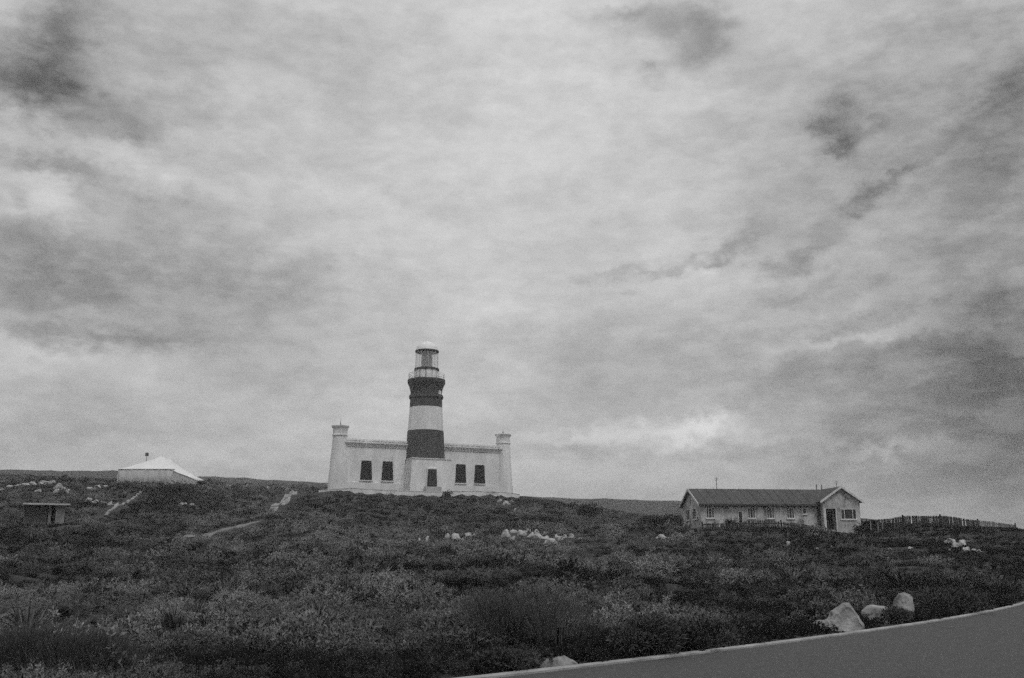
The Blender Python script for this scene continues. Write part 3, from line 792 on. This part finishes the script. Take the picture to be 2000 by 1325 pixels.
rock('tall rounded pale boulder at the right end of the road-edge row', 1766, 1203, 42, 46, 14, 'boulder', M_rock, sub=3, deep=1, pts=outline(
    [(-22, 14), (-20, 24), (-17, 34), (-8, 45), (4, 47), (14, 44), (20, 36), (21, 16), (18, -5), (-20, -5)]))
rock('broad pale rock on the kerb at the bottom of the frame', 1100, 1308, 62, 26, 15, 'boulder', M_rock, sub=3, deep=.9, pts=[
    (-31, 0, -2), (-27, 0, 12), (-10, -.1, 22), (2, 0, 22), (16, .05, 14), (28, 0, 8), (31, 0, -3), (-12, -.42, -2), (12, -.4, -3), (-8, -.3, 14), (10, -.3, 8), (0, .4, 12), (-16, .4, -2), (18, .35, -2)])
rock('small sharp pale rock left of the broad rock at the bottom of the frame', 1064, 1310, 24, 22, 16, 'boulder', M_rock, sub=2, deep=1, pts=[
    (-12, 0, -3), (-8, 0, 8), (4, 0, 19), (10, .1, 16), (11, 0, -3), (0, -.4, -3), (2, -.3, 8), (0, .4, 4)])
# outcrops on the slope
def cluster(where, specs, group):
    big = max(range(len(specs)), key=lambda i: specs[i][2] * specs[i][3]); left = min(range(len(specs)), key=lambda i: specs[i][0]); right = max(range(len(specs)), key=lambda i: specs[i][0])
    for i, (X, Y, w, h) in enumerate(specs):
        w_ = 'largest pale rock' if i == big else 'leftmost pale rock' if i == left else 'rightmost pale rock' if i == right else 'pale jagged rock among others'
        rock(f'{w_} {where}', X, Y, w, h, 100 + int(X) + i, 'rock', group=group)
cluster('of the outcrop below the right side of the lighthouse', [
    (987, 1049, 24, 14), (1003, 1041, 20, 12), (1005, 1054, 20, 12), (1020, 1046, 22, 12), (1032, 1040, 14, 8), (1037, 1050, 22, 14), (1052, 1053, 22, 15), (1048, 1042, 14, 8),
    (1065, 1053, 18, 12), (1078, 1066, 34, 22), (1070, 1069, 18, 10), (1092, 1056, 16, 12), (1086, 1050, 12, 8), (1104, 1051, 12, 8), (1064, 1046, 10, 7)], 'rocks of the outcrop below the lighthouse')
cluster('of the small pair right of the big outcrop on the slope', [(1117, 1052, 18, 10), (1132, 1056, 14, 8)], 'small rocks right of the outcrop')
cluster('of the broken ledge below the lighthouse door', [(875, 1050, 14, 9), (890, 1055, 24, 14), (904, 1060, 14, 9), (915, 1047, 18, 8), (928, 1047, 12, 6)], 'rocks of the ledge below the door')
cluster('of the three upright stones left of the ledge', [(819, 1057, 9, 12), (834, 1058, 10, 14), (842, 1067, 16, 7)], 'upright stones on the slope')
cluster('of the flat pair on the slope below the left windows', [(768, 1067, 18, 9), (792, 1065, 14, 8), (781, 1066, 10, 5)], 'flat rocks below the left windows')
cluster('just under the right end of the terrace wall', [(976, 982, 12, 8), (988, 986, 18, 9), (1000, 984, 10, 8), (1006, 998, 9, 5)], 'rocks under the terrace wall')
rock('long flat pale slab of rock lying left of the bungalow', 1297, 1057, 38, 15, 201, deep=.5)
rock('lone pale rock in the heath below the bungalow windows', 1540, 1065, 12, 9, 202)
rock('small pale rock below the bungalow porch, brighter of two', 1623, 1071, 9, 8, 203)
rock('small dull rock below the bungalow porch, left of the brighter one', 1596, 1075, 9, 6, 204)
cluster('of the heap in front of the right fence', [(1845, 1066, 20, 12), (1858, 1060, 18, 10), (1866, 1071, 22, 14), (1880, 1066, 20, 12), (1888, 1076, 18, 10), (1852, 1077, 14, 7), (1874, 1078, 12, 6), (1912, 1081, 16, 7), (1902, 1076, 10, 6)], 'rocks of the heap by the right fence')
cluster('of the low group left of the fence heap', [(1787, 1068, 14, 8), (1778, 1074, 12, 6), (1738, 1076, 10, 5)], 'low rocks left of the fence heap')
cluster('of the ledge above the shelter roof', [(10, 959, 27, 8), (20, 953, 20, 8), (45, 950, 32, 9), (62, 949, 27, 9), (72, 961, 22, 9), (88, 946, 30, 10), (102, 946, 17, 9), (114, 955, 25, 18), (120, 964, 32, 12), (104, 959, 17, 8), (134, 962, 17, 8)], 'rocks of the ledge above the shelter')
cluster('of the short ledge right of the shelter ledge', [(176, 957, 18, 7), (190, 955, 16, 10), (206, 951, 12, 5)], 'rocks of the short ledge')
cluster('of the line running to the straight footpath', [(174, 979, 16, 9), (186, 983, 16, 8), (200, 984, 16, 7), (214, 986, 14, 7), (228, 988, 12, 7)], 'rocks in line by the straight footpath')
rock('pale rock at the ground end of the marquee wing', 397, 943, 12, 8, 301)
rock('pale oval rock on the skyline slope right of the marquee', 446, 951, 13, 7, 302)
rock('small pale rock halfway between marquee and lighthouse', 483, 951, 7, 6, 303)
cluster('at the head of the footpath left of the lighthouse', [(523, 957, 8, 8), (551, 955, 8, 6), (561, 958, 8, 8), (572, 966, 12, 10), (560, 978, 14, 10), (551, 986, 12, 8)], 'rocks at the head of the footpath')
cluster('among bushes on the slope below the marquee', [(357, 986, 18, 6), (375, 987, 12, 5), (392, 970, 8, 7)], 'rocks below the marquee')

# ------------------------------------------------------------------ plants
def leaf(bm, p, d, L, W, up=None):
    d = d.normalized(); s = d.cross(up or Vector((rnd.gauss(0, 1), rnd.gauss(0, 1), rnd.gauss(0, 1)))).normalized() * W / 2
    m = p + d * L * .55
    bm.faces.new([bm.verts.new(v) for v in (p, m - s, p + d * L, m + s)])
def clump(seed, n, L, W, flat=.75, up=.5):
    """unit dome of leafy twigs about 1 m across"""
    r = random.Random(seed); bm = bmesh.new()
    subs = [(r.uniform(0, 6.28), r.uniform(.05, .34), r.uniform(.55, 1.0)) for _ in range(7)]
    ros = []
    for k in range(n // 13):                       # leafy shoot tips spread over the domes
        a, rr, hh = r.choice(subs)
        c = Vector((math.cos(a) * rr, math.sin(a) * rr, 0.10))
        v = Vector((r.gauss(0, 1), r.gauss(0, 1), abs(r.gauss(.1, .9)))).normalized(); rad = .27 * r.uniform(.75, 1.05)
        ros.append((c + Vector((v.x * rad, v.y * rad, v.z * rad * flat * 2.0 * hh)), (v + Vector((0, 0, up))).normalized()))
    for p0, v in ros:
        for k in range(13):
            d = v * .9 + Vector((r.gauss(0, .7), r.gauss(0, .7), r.gauss(0, .5)))
            p = p0 - v * r.uniform(0, .07) + Vector((r.gauss(0, .012), r.gauss(0, .012), r.gauss(0, .012)))
            leaf(bm, p, d, L * r.uniform(.6, 1.3), W * r.uniform(.7, 1.3))
    return bm
def tuft(seed, n, h, spread=.55, W=.018, droop=.35):
    r = random.Random(seed); bm = bmesh.new()
    for k in range(n):
        a = r.uniform(0, 6.28); q0 = Vector((math.cos(a), math.sin(a), 0)) * r.uniform(0, .18)
        d = Vector((math.cos(a + r.gauss(0, .5)), math.sin(a + r.gauss(0, .5)), 0)) * r.uniform(.05, spread) ; hh = h * r.uniform(.55, 1.1)
        s = Vector((-math.sin(a), math.cos(a), 0)) * W
        p1 = q0 + d * .35 + Vector((0, 0, hh * .6)); p2 = q0 + d + Vector((0, 0, hh * (1 - droop * r.random())))
        A = [bm.verts.new(v) for v in (q0 - s, q0 + s, p1 + s * .8, p1 - s * .8, p2)]
        bm.faces.new(A[:4]); bm.faces.new((A[3], A[2], A[4]))
    return bm
def src(name, bm, mat):
    me = bpy.data.meshes.new(name); bm.to_mesh(me); bm.free(); me.materials.append(mat)
    return bpy.data.objects.new(name, me)
SRC = [src('heath_clump', clump(1, 900, .058, .030), M_leaf), src('heath_clump', clump(2, 900, .054, .030, .6), M_leaf),
       src('heath_clump', clump(3, 760, .078, .024, .95, .8), M_leaf), src('heath_clump', clump(4, 900, .058, .030, .7), M_leaf_dark),
       src('grass_tuft', tuft(5, 150, .75), M_grass), src('grass_tuft', tuft(6, 130, .55, .7), M_grass)]

CL = np.array(CLEAR)
def ok_mask(x, y, pad):
    m = edge_dist(x, y) > 0.33
    for cx, cy, r in CL:
        m &= ((x - cx) ** 2 + (y - cy) ** 2) > (r + pad) ** 2
    return m
rg = np.random.RandomState(21)
PX, PY, PS, PT, PV = [], [], [], [], []
def vnoise(x, y, s, sd):
    return np.array([mnoise.noise((a * s, b * s, sd)) for a, b in zip(x, y)])
def scatter(y0, y1, dens, smin, smax, pad, half=.66, thr=-.52):
    n = int(dens * half * (y1 ** 2 - y0 ** 2))
    y = np.sqrt(rg.uniform(y0 ** 2, y1 ** 2, n)); x = rg.uniform(-half, half, n) * y + rg.uniform(-3, 3, n)
    m = ok_mask(x, y, pad); x, y = x[m], y[m]
    a = vnoise(x * .8, y * 1.3, .09, 1.3); b = vnoise(x, y, .33, 4.1); c = vnoise(x * .6, y, .05, 9.2)
    keep = (a * .5 + b * .8) > thr
    if thr > 0: keep &= ~((x / y > .31) & (y > 66))
    x, y, a, b, c = x[keep], y[keep], a[keep], b[keep], c[keep]
    s = smin + (smax - smin) * np.clip(.35 + .55 * b + .45 * a + rg.uniform(-.2, .3, len(x)), 0, 1.2)
    # lighter grassy heath in the middle of the slope, darker scrub by the road and to the right, where lens falloff is put into the tone
    u = x / y
    light = np.exp(-((u + .12) / .22) ** 2 - ((y - 78) / 36.) ** 2) * .30 - .34 * np.clip((u - .08) / .3, 0, 1) - .02 * np.clip((34 - y) / 14, 0, 1) + .12 * np.clip(-u / .3, 0, 1) * np.clip((45 - y) / 15, 0, 1) - .02
    t = light + .75 * c + .85 * b + .35 * a + .22 * rg.normal(0, 1, len(x)) * .5
    gr = (rg.uniform(0, 1, len(x)) < np.clip(.015 + .25 * c + .10 * np.exp(-((u + .42) / .12) ** 2), .0, .1))
    dk = rg.uniform(0, 1, len(x)) < np.clip(.18 + .5 * a + 1.5 * np.clip(u - .1, 0, .5), .05, .8)  # more dark clumps to the right, adding to the falloff painted into the scrub
    v = np.where(gr, rg.randint(4, 6, len(x)), np.where(dk, 3, rg.randint(0, 3, len(x))))
    PX.append(x); PY.append(y); PS.append(s); PT.append(t); PV.append(v)
scatter(11, 32, 10.0, .40, .95, .05, thr=-.85)
scatter(14, 40, .75, 1.0, 1.8, .5, thr=.02)
scatter(40, 80, .40, 1.4, 2.5, .6, thr=.05)
scatter(80, 150, .16, 1.5, 2.6, 1.2, thr=.05)
scatter(150, 230, .09, 1.8, 2.8, 3.0, .62, thr=.05)
scatter(32, 70, 3.2, .55, 1.35, .1)
scatter(70, 130, 2.2, .6, 1.35, .15)
scatter(130, 240, 1.3, .65, 1.45, .3, .62)
X_, Y_, S2, T2, V2 = map(np.concatenate, (PX, PY, PS, PT, PV))
Z_ = height(X_, Y_) - .06 * S2
me = bpy.data.meshes.new('heath_scrub'); n = len(X_)
me.vertices.add(n); me.vertices.foreach_set('co', np.stack([X_, Y_, Z_], 1).ravel())
def attr(nm, typ, dat):
    a_ = me.attributes.new(nm, typ, 'POINT'); a_.data.foreach_set('value' if typ != 'FLOAT_VECTOR' else 'vector', np.ascontiguousarray(dat).ravel())
attr('size', 'FLOAT', S2.astype(np.float32)); attr('tone', 'FLOAT', T2.astype(np.float32)); attr('variant', 'INT', V2.astype(np.int32))
rot = np.stack([rg.normal(0, .12, n), rg.normal(0, .12, n), rg.uniform(0, 6.28, n)], 1).astype(np.float32)
attr('turn', 'FLOAT_VECTOR', rot)
hs_ = bpy.data.objects.new('heath_scrub', me); COL.objects.link(hs_)
tag(hs_, 'low dark windswept heath scrub covering the whole slope', 'scrub', kind='stuff')
ng = bpy.data.node_groups.new('heath_scatter', 'GeometryNodeTree')
ng.interface.new_socket('Geometry', in_out='INPUT', socket_type='NodeSocketGeometry'); ng.interface.new_socket('Geometry', in_out='OUTPUT', socket_type='NodeSocketGeometry')
N = ng.nodes; L = ng.links
gi, go_ = N.new('NodeGroupInput'), N.new('NodeGroupOutput')
iop = N.new('GeometryNodeInstanceOnPoints'); jn = N.new('GeometryNodeJoinGeometry')
for s in reversed(SRC):
    oi = N.new('GeometryNodeObjectInfo'); oi.inputs['Object'].default_value = s; oi.inputs['As Instance'].default_value = True
    L.new(oi.outputs['Geometry'], jn.inputs[0])
def na(nm, typ):
    k = N.new('GeometryNodeInputNamedAttribute'); k.data_type = typ; k.inputs[0].default_value = nm; return k.outputs[0]
L.new(gi.outputs[0], iop.inputs['Points']); L.new(jn.outputs[0], iop.inputs['Instance'])
iop.inputs['Pick Instance'].default_value = True
L.new(na('variant', 'INT'), iop.inputs['Instance Index'])
er = N.new('FunctionNodeEulerToRotation'); L.new(na('turn', 'FLOAT_VECTOR'), er.inputs[0]); L.new(er.outputs[0], iop.inputs['Rotation'])
L.new(na('size', 'FLOAT'), iop.inputs['Scale'])
L.new(iop.outputs[0], go_.inputs[0])
md = hs_.modifiers.new('scatter', 'NODES'); md.node_group = ng

# individual bushes that stand out
def bush(label, X, Yb, wpx, hpx, n, L_, W_, mat, seed, name='shrub', D=None, fine=False, cat='shrub'):
    p = hit(X, Yb) if D is None else Vector((at(X, Yb, D).x, D, 0))
    p.z = hz(p.x, p.y); m = mpp(p.y, p.z); w, h = wpx * m, hpx * m
    r = random.Random(seed); root = tag(empty(name, p), label, cat)
    bm = bmesh.new(); lobes = [(Vector((r.uniform(-.36, .36) * w, r.uniform(-.25, .25) * w, r.uniform(.25, .62) * h)), r.uniform(.2, .34)) for _ in range(9)]
    lobes += [(Vector((r.uniform(-.1, .1) * w, 0, .66 * h)), .3)]
    for k in range(n):
        c, rr = r.choice(lobes)
        v = Vector((r.gauss(0, 1), r.gauss(0, 1), r.gauss(.25, .9))).normalized(); q_ = r.uniform(.45, 1.08)
        pt = c + Vector((v.x * rr * w * q_, v.y * rr * w * q_, v.z * rr * h * 1.15 * q_))
        if pt.z < -.05: pt.z = r.uniform(0, .2) * h
        if fine: d = Vector((v.x * .5, v.y * .5, .9 + r.gauss(0, .3)))
        else: d = v + Vector((r.gauss(0, .5), r.gauss(0, .5), .4 + r.gauss(0, .4)))
        leaf(bm, pt, d, L_ * r.uniform(.6, 1.3), W_ * r.uniform(.7, 1.3))
    mesh_obj('foliage', bm, mat, root)
    bm = bmesh.new()
    for k in range(9):
        c, rr = lobes[k]; b0 = Vector((c.x * .15, c.y * .15, -.1)); mid = b0.lerp(c, .5) + Vector((r.gauss(0, .04), r.gauss(0, .04), 0)) * w
        tube(bm, b0, mid, .022 * min(w, 1.5), 5); tube(bm, mid, c, .014 * min(w, 1.5), 5)
    mesh_obj('stem', bm, M_stem, root)
    return root
bush('wide grassy bush with fine upright stems in the middle foreground', 1040, 1268, 260, 112, 9000, .20, .010, M_reed, 1, 'broom_bush', fine=True)
bush('rounded leafy bush beside the road, right of the wide grassy bush', 1262, 1284, 130, 84, 4200, .09, .026, M_bush, 2)
bush('dark leafy bush in front of the two right-hand boulders', 1748, 1219, 66, 30, 2400, .08, .024, M_bush, 3)
bush('tall dark bush right of the boulders at the road edge', 1850, 1199, 130, 50, 5200, .11, .03, M_bush, 4)
bush('dark bush just left of the small rock at the bottom of the frame', 990, 1316, 110, 40, 3000, .07, .024, M_bush, 5)
bush('soft mound of fine pale grass in the bottom left corner', 90, 1330, 330, 110, 12000, .15, .010, M_grass, 6, 'grass_mound', D=14.2, fine=True, cat='grass mound')
bush('small dark bush poking over the terrace wall by the lighthouse door', 874, 966, 20, 17, 500, .3, .13, M_leaf_dark, 7, D=175)
bush('dark rounded bush on the slope between lighthouse and bungalow', 1152, 1010, 42, 26, 1500, .3, .13, M_leaf_dark, 8)
bush('broad dark thicket against the left end of the bungalow', 1300, 1040, 96, 26, 2600, .28, .12, M_leaf_dark, 9, D=117)
bush('dark bush beside the lean-to at the right end of the bungalow', 1678, 1034, 26, 26, 900, .2, .09, M_leaf_dark, 10, D=115)
bush('large dark bush on the slope below the marquee', 350, 985, 130, 44, 3200, .32, .14, M_leaf_dark, 12)

# ------------------------------------------------------------------ air
bm = bmesh.new(); box(bm, -2600, 2600, -2600, 2600, float(GZ.min()) - 2.0, 130)
hzb = mesh_obj('haze', bm, None); hzb.data.materials.clear()
mh = bpy.data.materials.new('haze'); mh.use_nodes = True
for nd in list(mh.node_tree.nodes): mh.node_tree.nodes.remove(nd)
oo = mh.node_tree.nodes.new('ShaderNodeOutputMaterial'); pv = mh.node_tree.nodes.new('ShaderNodeVolumePrincipled')
pv.inputs['Color'].default_value = (.8, .8, .8, 1); pv.inputs['Density'].default_value = 0.0004; pv.inputs['Anisotropy'].default_value = .2
mh.node_tree.links.new(pv.outputs[0], oo.inputs['Volume'])
hzb.data.materials.append(mh); hzb['kind'] = 'stuff'; hzb['label'] = 'thin pale sea haze over the whole place'; hzb['category'] = 'haze'

# ------------------------------------------------------------------ sky
SUN_EL, SUN_AZ = R(58), R(152)     # azimuth clockwise from +Y; behind the camera, to its right
w = bpy.data.worlds.new('World'); scn.world = w; w.use_nodes = True
w.cycles.sampling_method = 'NONE'
nt = w.node_tree; N = nt.nodes; L = nt.links
for nd in list(N): N.remove(nd)
def lk(a, b): L.new(a, b)
def mth(op, a, b=None, c=None):
    k = N.new('ShaderNodeMath'); k.operation = op
    for i, v in enumerate((a, b, c)):
        if v is None: continue
        if isinstance(v, (int, float)): k.inputs[i].default_value = v
        else: lk(v, k.inputs[i])
    return k.outputs[0]
out = N.new('ShaderNodeOutputWorld'); bg = N.new('ShaderNodeBackground'); bg.inputs['Strength'].default_value = .1
sky = N.new('ShaderNodeTexSky'); sky.sky_type = 'NISHITA'; sky.sun_disc = False; sky.sun_elevation = SUN_EL; sky.sun_rotation = SUN_AZ
bw = N.new('ShaderNodeRGBToBW'); lk(sky.outputs[0], bw.inputs[0])
tc = N.new('ShaderNodeTexCoord'); DIR = tc.outputs['Generated']
sx = N.new('ShaderNodeSeparateXYZ'); lk(DIR, sx.inputs[0])
az = mth('ARCTAN2', sx.outputs[0], sx.outputs[1]); el = mth('ARCSINE', sx.outputs[2])
def noise_node(scale_v, detail, rough, offs=(0, 0, 0)):
    mp = N.new('ShaderNodeMapping'); mp.inputs['Scale'].default_value = scale_v; mp.inputs['Location'].default_value = offs; lk(DIR, mp.inputs[0])
    k = N.new('ShaderNodeTexNoise'); k.inputs['Scale'].default_value = 1; k.inputs['Detail'].default_value = detail; k.inputs['Roughness'].default_value = rough
    lk(mp.outputs[0], k.inputs['Vector']); return k
wn = noise_node((9, 9, 13), 5, .6)
wn2 = noise_node((30, 30, 42), 4, .6, (3, 1, 7))
cx = N.new('ShaderNodeCombineXYZ'); lk(az, cx.inputs[0]); lk(el, cx.inputs[1]); cx.inputs[2].default_value = 1.0
def warp(vec, nz, amt):
    a = N.new('ShaderNodeVectorMath'); a.operation = 'MULTIPLY_ADD'; lk(nz.outputs['Color'], a.inputs[0]); a.inputs[1].default_value = (amt, amt, 0)
    lk(vec, a.inputs[2])
    b = N.new('ShaderNodeVectorMath'); b.operation = 'SUBTRACT'; lk(a.outputs[0], b.inputs[0]); b.inputs[1].default_value = (amt / 2, amt / 2, 0)
    return b.outputs[0]
wn3 = noise_node((80, 80, 110), 4, .65, (9, 4, 2))
P = warp(warp(warp(cx.outputs[0], wn, .055), wn2, .045), wn3, .016)
def px_dir(X, Y):
    d = Vector(ray(X, Y)).normalized(); return math.atan2(d.x, d.y), math.asin(d.z)
# cloud masses: X px, Y px, half-width px, half-height px, tilt (deg, up to the right), darkness in display levels
BL = [
    (30, 100, 220, 180, 0, -24), (120, 75, 46, 110, -15, -30), (0, 165, 90, 32, 5, -40), (135, 125, 50, 38, -20, -30), (110, 35, 70, 50, 0, -8),
    (130, 245, 60, 22, 10, -22), (245, 245, 40, 30, 20, -18), (60, 310, 70, 16, -12, -26), (180, 335, 60, 16, 5, -20), (60, 258, 90, 34, 0, 34),
    (110, 390, 80, 40, -15, 38), (210, 320, 50, 26, 10, 16), (30, 20, 110, 50, 0, 22), (260, 310, 60, 30, 0, 10), (230, 380, 70, 60, -30, -16), (370, 395, 60, 28, 0, -16), (30, 460, 160, 80, 0, -24), (260, 330, 60, 40, 0, 10),
    (150, 560, 330, 70, 3, -22), (500, 560, 130, 60, 10, -18), (90, 585, 130, 40, 0, -12), (150, 655, 130, 16, 2, -26), (330, 650, 60, 16, 0, -8),
    (60, 690, 160, 26, 0, 12), (110, 700, 60, 14, 0, 10), (180, 625, 60, 18, 0, 10), (100, 780, 180, 20, 0, -6), (130, 840, 160, 30, 0, -12), (480, 790, 220, 34, 0, 6),
    (350, 670, 60, 14, -8, -8), (600, 760, 120, 50, 10, -10), (500, 905, 160, 14, 0, 10), (350, 480, 200, 60, 12, -10), (540, 510, 60, 30, 20, 8),
    (700, 100, 260, 140, 0, -4), (750, 0, 700, 26, 0, 12), (1050, 300, 330, 330, 0, 10), (1100, 580, 260, 70, 10, 4), (380, 160, 60, 60, 0, -6),
    (1220, 28, 40, 16, 12, -26), (1345, 40, 70, 34, -12, -26), (1400, 75, 40, 40, -30, -14), (1270, 145, 22, 12, 10, -24), (1370, 105, 60, 18, 24, -12),
    (1640, 240, 40, 36, -35, -48), (1655, 290, 18, 14, -35, -24), (1600, 250, 16, 12, 10, -16), (1680, 265, 26, 14, 20, -14),
    (1660, 410, 52, 14, 18, -26), (1745, 360, 50, 9, 24, -28), (1470, 430, 34, 20, 20, -16), (1420, 470, 50, 10, 20, -14),
    (1290, 525, 100, 8, 10, -16), (1390, 495, 70, 12, 18, -18), (1560, 500, 50, 16, 20, -24), (1190, 540, 40, 8, 12, -10), (1480, 520, 40, 10, 5, -8),
    (1390, 540, 70, 24, 8, 10), (1640, 560, 90, 12, 14, -8), (1520, 580, 80, 10, 14, -16), (1480, 690, 130, 60, 0, -10), (1250, 680, 200, 90, 0, -14),
    (1620, 640, 100, 14, 8, -14), (1740, 585, 40, 20, -25, -18), (1700, 600, 60, 12, 14, 8), (1730, 662, 100, 17, 3, 30), (1570, 670, 70, 14, 5, 12), (1640, 685, 60, 8, 0, -14),
    (1890, 640, 100, 26, 6, -14), (1960, 760, 230, 300, 0, -18), (1960, 690, 160, 60, 0, -12), (1620, 720, 160, 14, 4, -10), (1800, 730, 120, 14, 4, 8), (1640, 750, 300, 60, 0, -9),
    (1390, 825, 50, 18, 12, 34), (1330, 850, 60, 16, 0, 14), (1480, 850, 60, 14, 5, 10), (1080, 860, 120, 14, 4, 12), (1250, 840, 160, 16, 6, 14), (1500, 845, 110, 14, 0, 6), (1420, 880, 120, 12, 3, -14), (1150, 890, 90, 16, 0, -10),
    (1740, 882, 60, 11, 5, 32), (1600, 900, 100, 14, 6, 8), (1570, 925, 50, 24, 0, -10), (1850, 860, 260, 120, 0, -26), (1990, 860, 120, 220, 0, -40), (1640, 870, 120, 60, 0, -8),
    (1900, 160, 230, 120, 20, -22), (1990, 190, 70, 46, 35, -34), (1930, 210, 60, 12, 35, -14), (1990, 320, 40, 26, 0, -28), (1900, 440, 200, 200, 0, -14), (1990, 480, 60, 200, 0, -10),
    (1620, 120, 260, 80, 10, -8), (1700, 20, 200, 26, 0, 10), (1500, 320, 200, 120, 20, -4), (930, 810, 60, 20, 0, 10), (760, 800, 150, 30, 4, 10), (950, 620, 90, 20, 20, 8),
    (1060, 930, 160, 30, 0, 8), (480, 690, 180, 30, 5, -4)]
acc = None
for X, Y, hw, hh, tilt, amp in BL:
    a0, e0 = px_dir(X, Y)
    wa, we = hw / F * 1.25 / max(math.cos(e0), .3), hh / F * 1.25
    ct, st_ = math.cos(R(tilt)), math.sin(R(tilt))
    uv = []
    for k1, k2 in ((ct / wa, st_ / wa), (-st_ / we, ct / we)):
        dt = N.new('ShaderNodeVectorMath'); dt.operation = 'DOT_PRODUCT'; lk(P, dt.inputs[0]); dt.inputs[1].default_value = (k1, k2, -(a0 * k1 + e0 * k2))
        uv.append(dt.outputs['Value'])
    e = mth('POWER', .3679, mth('MULTIPLY_ADD', uv[1], uv[1], mth('MULTIPLY', uv[0], uv[0])))
    e = mth('MULTIPLY', e, amp / 255.0)
    acc = e if acc is None else mth('ADD', acc, e)
n1 = noise_node((5, 5, 15), 8, .6, (.4, 2, 0)); n2 = noise_node((17, 17, 40), 9, .62, (5, 2, 1)); n3 = noise_node((44, 44, 90), 7, .62, (1, 7, 3))
def sstep(v, lo, hi):
    k = N.new('ShaderNodeMapRange'); k.interpolation_type = 'SMOOTHSTEP'; k.inputs['From Min'].default_value = lo; k.inputs['From Max'].default_value = hi
    lk(v, k.inputs['Value']); return k.outputs[0]
c1 = sstep(n1.outputs['Fac'], .36, .64); c2 = sstep(n2.outputs['Fac'], .36, .62)
# the cloud masses are broken up by the finer noise
acc = mth('MULTIPLY', acc, mth('MULTIPLY_ADD', c2, -.4, 1.35))
fld = mth('ADD', acc, 197 / 255.0)
fld = mth('ADD', fld, mth('MULTIPLY_ADD', c1, .06, -.035))
fld = mth('ADD', fld, mth('MULTIPLY_ADD', c2, .04, -.024))
fld = mth('ADD', fld, mth('MULTIPLY_ADD', n3.outputs['Fac'], .14, -.07))
fld = mth('MAXIMUM', fld, .18); fld = mth('MINIMUM', fld, .98)
cl = mth('MULTIPLY', mth('POWER', fld, 2.2), 10.0)
mix = N.new('ShaderNodeMix'); mix.data_type = 'FLOAT'; mix.inputs['Factor'].default_value = .96
lk(bw.outputs[0], mix.inputs['A']); lk(cl, mix.inputs['B'])
lk(mix.outputs['Result'], bg.inputs['Color']); lk(bg.outputs[0], out.inputs['Surface'])

sl_ = bpy.data.lights.new('sun', 'SUN'); sl_.energy = 1.15; sl_.angle = R(20); sl_.color = (1, 1, 1)
so_ = bpy.data.objects.new('sun', sl_); COL.objects.link(so_)
sd_ = Vector((math.sin(SUN_AZ) * math.cos(SUN_EL), math.cos(SUN_AZ) * math.cos(SUN_EL), math.sin(SUN_EL)))
so_.rotation_euler = sd_.to_track_quat('Z', 'Y').to_euler(); so_.location = (0, -20, 60)

# ------------------------------------------------------------------ camera and render settings
cam = bpy.data.cameras.new('camera'); cam.sensor_width = 36; cam.lens = 36 * F / 2000; cam.clip_end = 8000; cam.clip_start = .1
co = bpy.data.objects.new('camera', cam); COL.objects.link(co); co.location = (0, 0, CAMZ); co.rotation_euler = (R(90) + PITCH, 0, 0)
scn.camera = co
scn.view_settings.view_transform = 'Standard'; scn.view_settings.look = 'None'; scn.view_settings.exposure = 0; scn.view_settings.gamma = 1
scn.render.engine = 'CYCLES'
scn.cycles.use_denoising = False
scn.cycles.use_adaptive_sampling = True; scn.cycles.adaptive_threshold = 0.10; scn.cycles.adaptive_min_samples = 16
scn.cycles.max_bounces = 6; scn.cycles.diffuse_bounces = 3; scn.cycles.volume_bounces = 1; scn.cycles.transparent_max_bounces = 8
